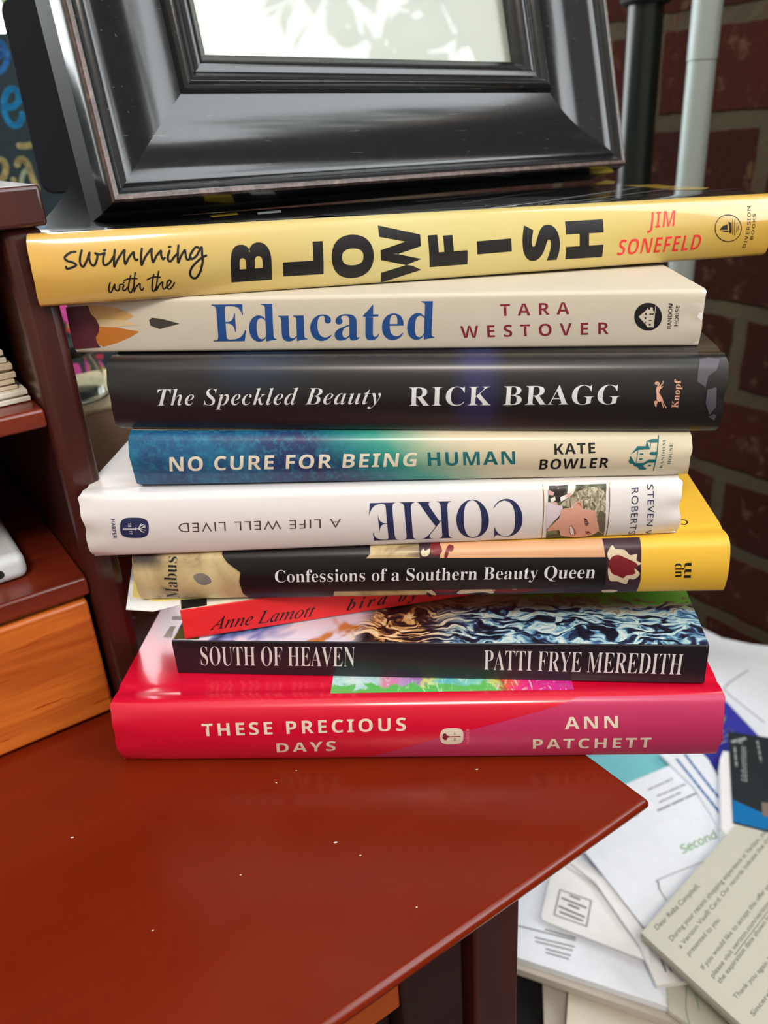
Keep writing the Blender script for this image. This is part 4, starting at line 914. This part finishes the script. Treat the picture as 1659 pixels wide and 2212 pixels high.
# sheets slipped under the yellow hardcover
def sheet(name, label, cat, pxs, z, th, mat, group=None, smooth=0):
    w = [at_z(x, y, z) for x, y in pxs]
    if smooth: w = [Vector((a, b, z)) for a, b in catmull([(p.x, p.y) for p in w], smooth, True)]
    org = Vector((sum(p.x for p in w) / len(w), sum(p.y for p in w) / len(w), z - th))
    n = len(w); V = [p - org for p in w] + [p - org - Vector((0, 0, th)) for p in w]
    Fc = []
    tri = tessellate_polygon([[Vector((p.x, p.y, 0)) for p in w]])
    for q in tri: Fc.append(tuple(q)); Fc.append(tuple(i + n for i in reversed(q)))
    for i in range(n): Fc.append((i, i + n, (i + 1) % n + n, (i + 1) % n))
    o = link_mesh(name, V, Fc, mat, None, None, False, org)
    bm = bmesh.new(); bm.from_mesh(o.data); bmesh.ops.recalc_face_normals(bm, faces=bm.faces[:]); bm.to_mesh(o.data); bm.free()
    tag(o, label, cat, group)
    return o, Flat(o, org, z)
M['note_yellow'] = plain('note_yellow', (232, 216, 128), 0.8, 0.2)
sheet('paper_sheet', 'loose white sheet sticking out left from under the yellow hardcover', 'paper', [(272, 1316), (330, 1320), (385, 1306), (560, 1290), (620, 1215), (300, 1195), (285, 1225)], 0.0550, 0.00025, M['paper'])
sheet('note_pad', 'pad of pale yellow notes peeking out left beside the painted spine', 'paper', [(286, 1287), (340, 1296), (520, 1285), (540, 1180), (296, 1170), (291, 1220)], 0.0556, 0.0005, M['note_yellow'])

# ================================================================== picture frame leaning back on the stack
t = NT('frame_black'); n = t.noise(300, 4, 0.6, 0, t.scaled((1, 1, 1))); sc1 = t.noise(1.0, 2, 0.5, 0.2, t.scaled((60, 900, 900)))
cc = t.mix(n, (22, 23, 25), (34, 35, 38)); cc = t.mix(t.math('MULTIPLY', t.step(sc1, 0.70, 0.74), 0.35), cc, (110, 108, 104)); t.bump(n, 0.04, 0.0004)
M['frame_black'] = t.fin(cc, t.ramp(n, [(0.2, (96, 96, 96)), (0.8, (118, 118, 118))]), 0.45, 0.22, 0.26)
t = NT('frame_worn'); n = t.noise(260, 4, 0.7)
M['frame_worn'] = t.fin(t.ramp(n, [(0.3, (42, 34, 34)), (0.52, (86, 66, 60)), (0.75, (128, 104, 92))]), 0.45, 0.4, 0.3, 0.25)
M['frame_side'] = plain('frame_side', (30, 31, 34), 0.62, 0.3, var=0.15)
FM = Matrix.Translation((-0.08168578, 0.2850237, 0.19082072)) @ Matrix.Rotation(R(34.778), 4, 'Z') @ Matrix.Rotation(R(-15.1375), 4, 'X') @ Matrix.Rotation(R(1.8548), 4, 'Y')
FW, FH, MW = 0.2566, 0.315, 0.0509
fr = empty('picture_frame', 'wide black moulded picture frame leaning back on top of the stack', 'picture frame', FM)
PR = [(-0.0012, 0.0250), (-0.0012, 0.0100), (-0.0006, 0.0050), (0.0000, 0.0010), (0.0008, 0.0000), (0.0022, 0.0001), (0.0034, 0.0011), (0.0042, 0.0026), (0.0048, 0.0029), (0.0058, 0.0024), (0.0078, 0.0026), (0.0110, 0.0040), (0.0150, 0.0064), (0.0195, 0.0086),
      (0.0240, 0.0099), (0.0290, 0.0104), (0.0335, 0.0102), (0.0362, 0.0098), (0.0370, 0.0082), (0.0382, 0.0070), (0.0398, 0.0066), (0.0414, 0.0074), (0.0424, 0.0090), (0.0436, 0.0096), (0.0452, 0.0092), (0.0470, 0.0100), (0.0488, 0.0122), (0.0509, 0.0142), (0.0509, 0.0165), (0.0460, 0.0165), (0.0460, 0.0250)]
WORN = {3, 4}
def rail(side):
    V, Fc, fm = [], [], []
    for end in (0, 1):
        for w, d in PR:
            if side == 'b': p = (w if not end else FW - w, d, w)
            elif side == 't': p = (w if not end else FW - w, d, FH - w)
            elif side == 'l': p = (w, d, w if not end else FH - w)
            else: p = (FW - w, d, w if not end else FH - w)
            V.append(p)
    n = len(PR)
    for j in range(n):
        k = (j + 1) % n; Fc.append((j, k, n + k, n + j)); fm.append(1 if j in WORN else (2 if j < 1 else 0))
    Fc.append(tuple(range(n))); Fc.append(tuple(reversed(range(n, 2 * n)))); fm += [0, 0]
    o = link_mesh('moulding', V, Fc, [M['frame_black'], M['frame_worn'], M['frame_side']], fr, fm); sharp(o, 38)
    return o
for sd in 'blrt': rail(sd)
boxes_mesh('glass_pane', [(0.0465, FW - 0.0465, 0.0168, 0.0186, 0.0465, FH - 0.0465)], clear_glass('picture_glass', 1.55), fr)
M['print_paper'] = plain('print_paper', (192, 199, 192), 0.7, 0.2, var=0.01)
boxes_mesh('print', [(0.0465, FW - 0.0465, 0.0190, 0.0196, 0.0465, FH - 0.0465)], M['print_paper'], fr)
boxes_mesh('backing_board', [(0.0462, FW - 0.0462, 0.0198, 0.0225, 0.0462, FH - 0.0462)], M['black_plastic'], fr)
boxes_mesh('easel_leg', [(0.095, 0.160, 0.0252, 0.0275, 0.070, 0.25)], M['black_plastic'], fr)

slb = Matrix.Translation((-0.1535, 0.421, 0.1868)) @ Matrix.Rotation(R(8), 4, 'Z') @ Matrix.Rotation(R(-4), 4, 'X') @ Matrix.Rotation(R(-1.0), 4, 'Y')
M['matte_black'] = plain('matte_black', (26, 31, 40), 0.75, 0.25, var=0.05)
pv = []
def rounded(w, h, r, n=6):
    p = []
    for cx, cy, a0 in ((w - r, r, -90), (w - r, h - r, 0), (r, h - r, 90), (r, r, 180)):
        for i in range(n + 1): p.append((cx + r * math.cos(R(a0 + 90 * i / n)), cy + r * math.sin(R(a0 + 90 * i / n))))
    return p
rp = rounded(0.105, 0.0815, 0.006)
n = len(rp); V = [(a, 0, b) for a, b in rp] + [(a, 0.009, b) for a, b in rp]
o = link_mesh('black_case', V, [tuple(range(n)), tuple(reversed(range(n, 2 * n)))] + [(i, i + n, (i + 1) % n + n, (i + 1) % n) for i in range(n)], M['matte_black']); bevel(o, 0.0008, 2); sharp(o, 50)
o.matrix_world = slb; tag(o, 'flat matte black case with rounded corners standing behind the left side of the frame', 'case')

# ================================================================== side table with the mail
M['side_table_black'] = plain('side_table_black', (20, 18, 20), 0.45, 0.4, var=0.2)
tb = empty('side_table', 'low black side table under the pile of mail, beside the brick wall', 'table', room_mat(0.385, 0.0, FLOOR_Z))
ztop = -0.246 - FLOOR_Z
boxes_mesh('table_top', [(-0.245, 0.18, -0.35, 0.345, ztop - 0.02, ztop)], M['side_table_black'], tb, 0.002)
for sx in (-0.235, 0.15):
    for sy in (-0.34, 0.315): boxes_mesh('leg', [(sx, sx + 0.02, sy, sy + 0.02, 0, ztop - 0.02)], M['side_table_black'], tb, 0.001)
MAIL = 'mail on the side table'
M['cool_paper'] = plain('cool_paper', (232, 237, 247), 0.75, 0.3, bump=0.02, bscale=30)
M['dull_paper'] = plain('dull_paper', (190, 182, 172), 0.85, 0.2, var=0.05)
M['cream_paper'] = plain('cream_paper', (198, 197, 184), 0.8, 0.2, var=0.03)
M['shade_grey'] = plain('shade_grey', (176, 178, 188), 0.7)
M['teal_card'] = plain('teal_card', (120, 196, 206), 0.6); M['royal_blue'] = plain('royal_blue', (54, 56, 164), 0.5); M['card_black'] = plain('card_black', (36, 42, 46), 0.5); M['card_blue'] = plain('card_blue', (12, 112, 176), 0.5)
M['card_grey_ink'] = plain('card_grey_ink', (150, 160, 160), 0.5); M['stripe_blue'] = plain('stripe_blue', (120, 156, 214), 0.6); M['card_tan'] = plain('card_tan', (126, 112, 100), 0.5)
sheet('paper_block', 'small dull block of paper at the dark gap beside the desk leg', 'paper', [(1172, 2110), (1236, 2126), (1240, 2300), (1178, 2300)], -0.238, 0.0075, M['dull_paper'], MAIL)
sheet('envelope', 'tan envelope lying lowest at the bottom edge, under the window envelopes', 'envelope', [(1228, 2138), (1310, 2150), (1560, 2262), (1560, 2420), (1212, 2420)], -0.230, 0.005, M['warm_paper'], MAIL)
sheet('envelope', 'lower grey envelope of the pair with bare edges, beside the desk leg', 'envelope', [(1030, 2064), (1110, 2090), (1500, 2224), (1640, 1985), (1150, 1820)], -0.2185, 0.005, M['dull_paper'], MAIL)
o, fl = sheet('envelope', 'grey envelope with a block of small print, under the reply envelope', 'envelope', [(1030, 2044), (1110, 2066), (1490, 2190), (1640, 1950), (1150, 1790)], -0.2135, 0.0045, M['cool_paper'], MAIL)
def scrawl(f, name, rows, wpx, mat, seed, layer=1, lo=6, hi=16, gap=3):
    """small print too blurred to read: short word-long dashes"""
    rg = random.Random(seed); L_ = []
    for (x0, y0), (x1, y1) in rows:
        D = math.hypot(x1 - x0, y1 - y0); s = 0
        while s < D:
            e = min(D, s + rg.uniform(lo, hi))
            L_.append([(x0 + (x1 - x0) * s / D, y0 + (y1 - y0) * s / D), (x0 + (x1 - x0) * e / D, y0 + (y1 - y0) * e / D)]); s = e + gap
    return f.strokes(name, L_, wpx, mat, layer, None, False)
scrawl(fl, 'small_print', [((1116, 1999), (1242, 2031)), ((1178, 2008), (1242, 2026)), ((1156, 2025), (1240, 2045)), ((1158, 2034), (1236, 2053)), ((1180, 2050), (1232, 2064)), ((1180, 2058), (1230, 2072))], 3.5, M['grey_ink'], 1)
o, fl = sheet('paper_slip', 'pale green-lined slip sticking out under the corner of the typed letter', 'paper', [(1440, 2128), (1530, 2118), (1700, 2240), (1700, 2330), (1560, 2262), (1444, 2182)], -0.2115, 0.003, M['cream_paper'], MAIL)
fl.strokes('printed_line', [[(1483, 2132), (1482, 2180), (1490, 2215)], [(1502, 2145), (1510, 2182)]], 2, M['green_ink'], 1)
o, fl = sheet('envelope', 'white reply envelope with a postage box in its corner', 'envelope', [(1169, 1976), (1171, 1984), (1178, 1990), (1400, 2076), (1440, 2040), (1380, 1930), (1290, 1880), (1200, 1820), (1188, 1895)], -0.2085, 0.0008, M['paper'], MAIL)
fl.strokes('postage_box', [[(1209.5, 1922), (1277, 1945.5), (1267, 2001), (1197, 1976), (1209.5, 1922)]], 3.2, M['grey_ink'], 1, None, False)
scrawl(fl, 'small_print', [((1232, 1935), (1252, 1943)), ((1214, 1940), (1266, 1961)), ((1228, 1954), (1250, 1963)), ((1208, 1958), (1262, 1981)), ((1210, 1970), (1258, 1989))], 4.2, M['dark_grey_ink'], 2, lo=5, hi=12, gap=2)
o, fl = sheet('paper_slip', 'narrow barcoded slip poking out below the typed letter', 'paper', [(1380, 2040), (1396, 2073), (1419, 2128), (1500, 2117), (1560, 2080), (1470, 1990)], -0.205, 0.003, M['paper'], MAIL)
scrawl(fl, 'small_print', [((1424, 2060), (1438, 2098)), ((1432, 2056), (1450, 2098))], 4, M['grey_ink'], 4, lo=3, hi=6, gap=3)
sheet('envelope', 'white envelope edge with a dark fold between reply envelope and white statement', 'envelope', [(1215, 1850), (1283, 1889), (1320, 1897), (1402, 2026), (1404, 2072), (1345, 1990), (1287, 1906)], -0.2035, 0.0015, M['paper'], MAIL)
sheet('paper_sheet', 'large white sheet curving up at the foot of the brick wall', 'paper', [(1380, 1330), (1440, 1335), (1505, 1352), (1560, 1378), (1620, 1391), (1700, 1400), (1800, 1420), (1800, 1750), (1640, 1645), (1500, 1520)], -0.212, 0.001, M['cool_paper'], MAIL)
o, fl = sheet('envelope', 'white envelope with a pointed flap, on the big sheet by the wall', 'envelope', [(1470, 1470), (1560, 1445), (1620, 1425), (1800, 1500), (1800, 1740), (1660, 1650), (1580, 1560)], -0.208, 0.0012, M['cool_paper'], MAIL)
fl.strokes('flap_line', [[(1615, 1448), (1575, 1475), (1563, 1488), (1580, 1505), (1650, 1560)]], 4, M['shade_grey'], 1, None, False)
o, fl = sheet('greeting_card', 'royal blue card with pale flowers, behind the end of the crimson book', 'card', [(1470, 1460), (1556, 1502), (1700, 1655), (1640, 1830), (1500, 1640)], -0.205, 0.0015, M['royal_blue'], MAIL)
fl.polys('printed_leaf', [[(1555, 1562), (1568, 1543), (1566, 1556), (1556, 1572), (1548, 1576)]], M['green_ink'], 1)
fl.strokes('printed_flower', [[(1552, 1590), (1565, 1578), (1575, 1574)], [(1550, 1600), (1566, 1592), (1582, 1580)], [(1556, 1606), (1570, 1600)], [(1548, 1582), (1560, 1576)]], 3.5, M['paint_pale'] if False else M['shade_grey'], 1)
sheet('postcard', 'turquoise card showing between desk corner and crimson book', 'card', [(1225, 1590), (1470, 1560), (1456, 1655), (1365, 1700), (1270, 1690)], -0.2055, 0.001, M['teal_card'], MAIL)
o, fl = sheet('letter_sheet', 'white statement with a green heading and address window, left of the typed letter', 'letter', [(1392, 2003), (1225, 1790), (1240, 1740), (1360, 1690), (1450, 1652), (1540, 1690), (1640, 1790), (1500, 1940)], -0.200, 0.001, M['cool_paper'], MAIL)
scrawl(fl, 'small_print', [((1400, 1706), (1452, 1683)), ((1420, 1720), (1480, 1694)), ((1425, 1733), (1470, 1712))], 3.5, M['grey_ink'], 8, lo=8, hi=22, gap=4)
scrawl(fl, 'small_print', [((1421, 1751), (1505, 1713))], 4, M['dark_grey_ink'], 9, lo=20, hi=40, gap=5)
fl.strokes('green_logo', [[(1362, 1760), (1372, 1758), (1378, 1752)], [(1368, 1764), (1378, 1760)]], 4, M['green_ink'], 1)
fl.text('green_heading', 'Second Request', 'sans', (1475, 1844), (1640, 1768), (1467, 1826), M['green_ink'], 0.015, 1.0, 1)
fl.strokes('address_window', [[(1560, 1846), (1430, 1897), (1423, 1908), (1425, 1922), (1440, 1945)]], 3, M['shade_grey'], 1)
o, fl = sheet('envelope', 'white envelope with blue stripes along its edge, under the white sleeve', 'envelope', [(1425, 1628), (1490, 1600), (1530, 1640), (1620, 1800), (1590, 1830), (1562, 1800), (1500, 1700)], -0.1975, 0.0015, M['cool_paper'], MAIL)
fl.strokes('blue_stripe', [[(1462, 1640), (1510, 1700), (1562, 1765), (1580, 1790)], [(1480, 1630), (1530, 1695), (1580, 1755)]], 7, M['stripe_blue'], 1)
o, fl = sheet('card_sleeve', 'white sleeve holding the black and blue card at the right edge', 'envelope', [(1555, 1640), (1562, 1622), (1700, 1640), (1700, 1840), (1575, 1815), (1560, 1790)], -0.186, 0.010, M['paper'], MAIL)
o, fl = sheet('plastic_card', 'black card with grey lettering and a blue lower band, at the right edge', 'card', [(1573, 1580), (1720, 1602), (1740, 1815), (1584, 1776)], -0.1845, 0.001, M['card_black'], MAIL)
fl.polys('blue_band', [[(1582, 1727), (1660, 1762), (1736, 1798), (1740, 1814), (1584, 1775)]], M['card_blue'], 1)
fl.polys('tan_patch', [[(1645, 1733), (1700, 1740), (1704, 1775), (1647, 1762)]], M['card_tan'], 2)
fl.text('card_lettering', 'AAdvantage', 'sansitalic', (1614, 1690), (1611, 1612), (1600, 1691), M['card_grey_ink'], 0.01, 1.0, 1)
scrawl(fl, 'small_lettering', [((1591, 1655), (1587, 1614)), ((1636, 1600), (1644, 1645))], 4.5, M['card_grey_ink'], 12, lo=8, hi=16, gap=1.5)
fl.polys('eagle_mark', [[(1578, 1600), (1610, 1592), (1613, 1597), (1600, 1602), (1582, 1606)], [(1590, 1598), (1606, 1606), (1596, 1606)]], M['card_grey_ink'], 1)
LT = [(1385, 2015), (1590, 1781), (1900, 1870), (1750, 2350)]
for zz, e, w_ in ((-0.1960, 6, 'bottom fold'), (-0.1900, 3, 'middle fold')):
    sheet('letter_fold', 'folded cream page, %s of the stack under the typed letter' % w_, 'letter', [(1385 + e, 2019 + e), (1593 + e, 1786 + e), (1900, 1876), (1750, 2358)], zz, 0.004, M['cream_paper'], MAIL)
o, fl = sheet('typed_letter', 'cream typed letter on top of the mail in the lower right corner', 'letter', LT, -0.1830, 0.0035, M['cream_paper'], MAIL)
rows = [('Dear Reba Campbell,', (1420, 2010), (1512, 1915)), ('During your recent shopping experience at Verizon, you were', (1452, 2034), (1676, 1776)), ('a Verizon Visa® Card. Our records indicate that the offer was', (1471, 2050), (1696, 1774)),
        ('presented to you.', (1489, 2066), (1557, 1987)), ('If you would like to accept this offer and', (1520, 2096), (1668, 1910)), ('please visit verizon.com/verizonvisa', (1541, 2113), (1676, 1936)),
        ('the expiration date shown below.', (1556, 2126), (1682, 1960)), ('Thank you again for', (1590, 2160), (1676, 2064)), ('Sincerely,', (1628, 2196), (1676, 2134))]
def up(p, q, h=11.5):
    D = math.hypot(q[0] - p[0], q[1] - p[1]); return (p[0] - h * (p[1] - q[1]) / D * 0.95, p[1] - h * (q[0] - p[0]) / D * 1.15)
fl.texts('typed_text', [(s_, None, p, q_, up(p, q_), 0.006, 1.0) for s_, p, q_ in rows], M['dark_grey_ink'], 1)
fl.strokes('underline', [[(1587, 2063), (1680, 1941)]], 1.5, M['dark_grey_ink'], 1, None, False)

# ================================================================== lint on the desk
lv, lf = [], []
for x, y, s_ in ((156, 1809, .0007), (725, 1820, .0008), (778, 1848, .0005), (597, 1691, .0004), (640, 1665, .0004), (1030, 1662, .0006), (290, 1335, .0010), (520, 1890, .0004), (900, 1960, .0004), (330, 2010, .0004)):
    p = at_z(x, y, 0); k = len(lv); lv += [p + Vector(q) * s_ for q in ((-1, 0, .1), (0, -.5, .1), (1, 0.1, .1), (0.1, .5, .1), (0, 0, .5))]
    lf += [(k, k + 1, k + 4), (k + 1, k + 2, k + 4), (k + 2, k + 3, k + 4), (k + 3, k, k + 4), (k + 3, k + 2, k + 1, k)]
o = link_mesh('lint', lv, lf, plain('lint_white', (232, 226, 220), 0.9)); o['kind'] = 'stuff'
tag(o, 'white specks of lint scattered over the cherry desk', 'lint')
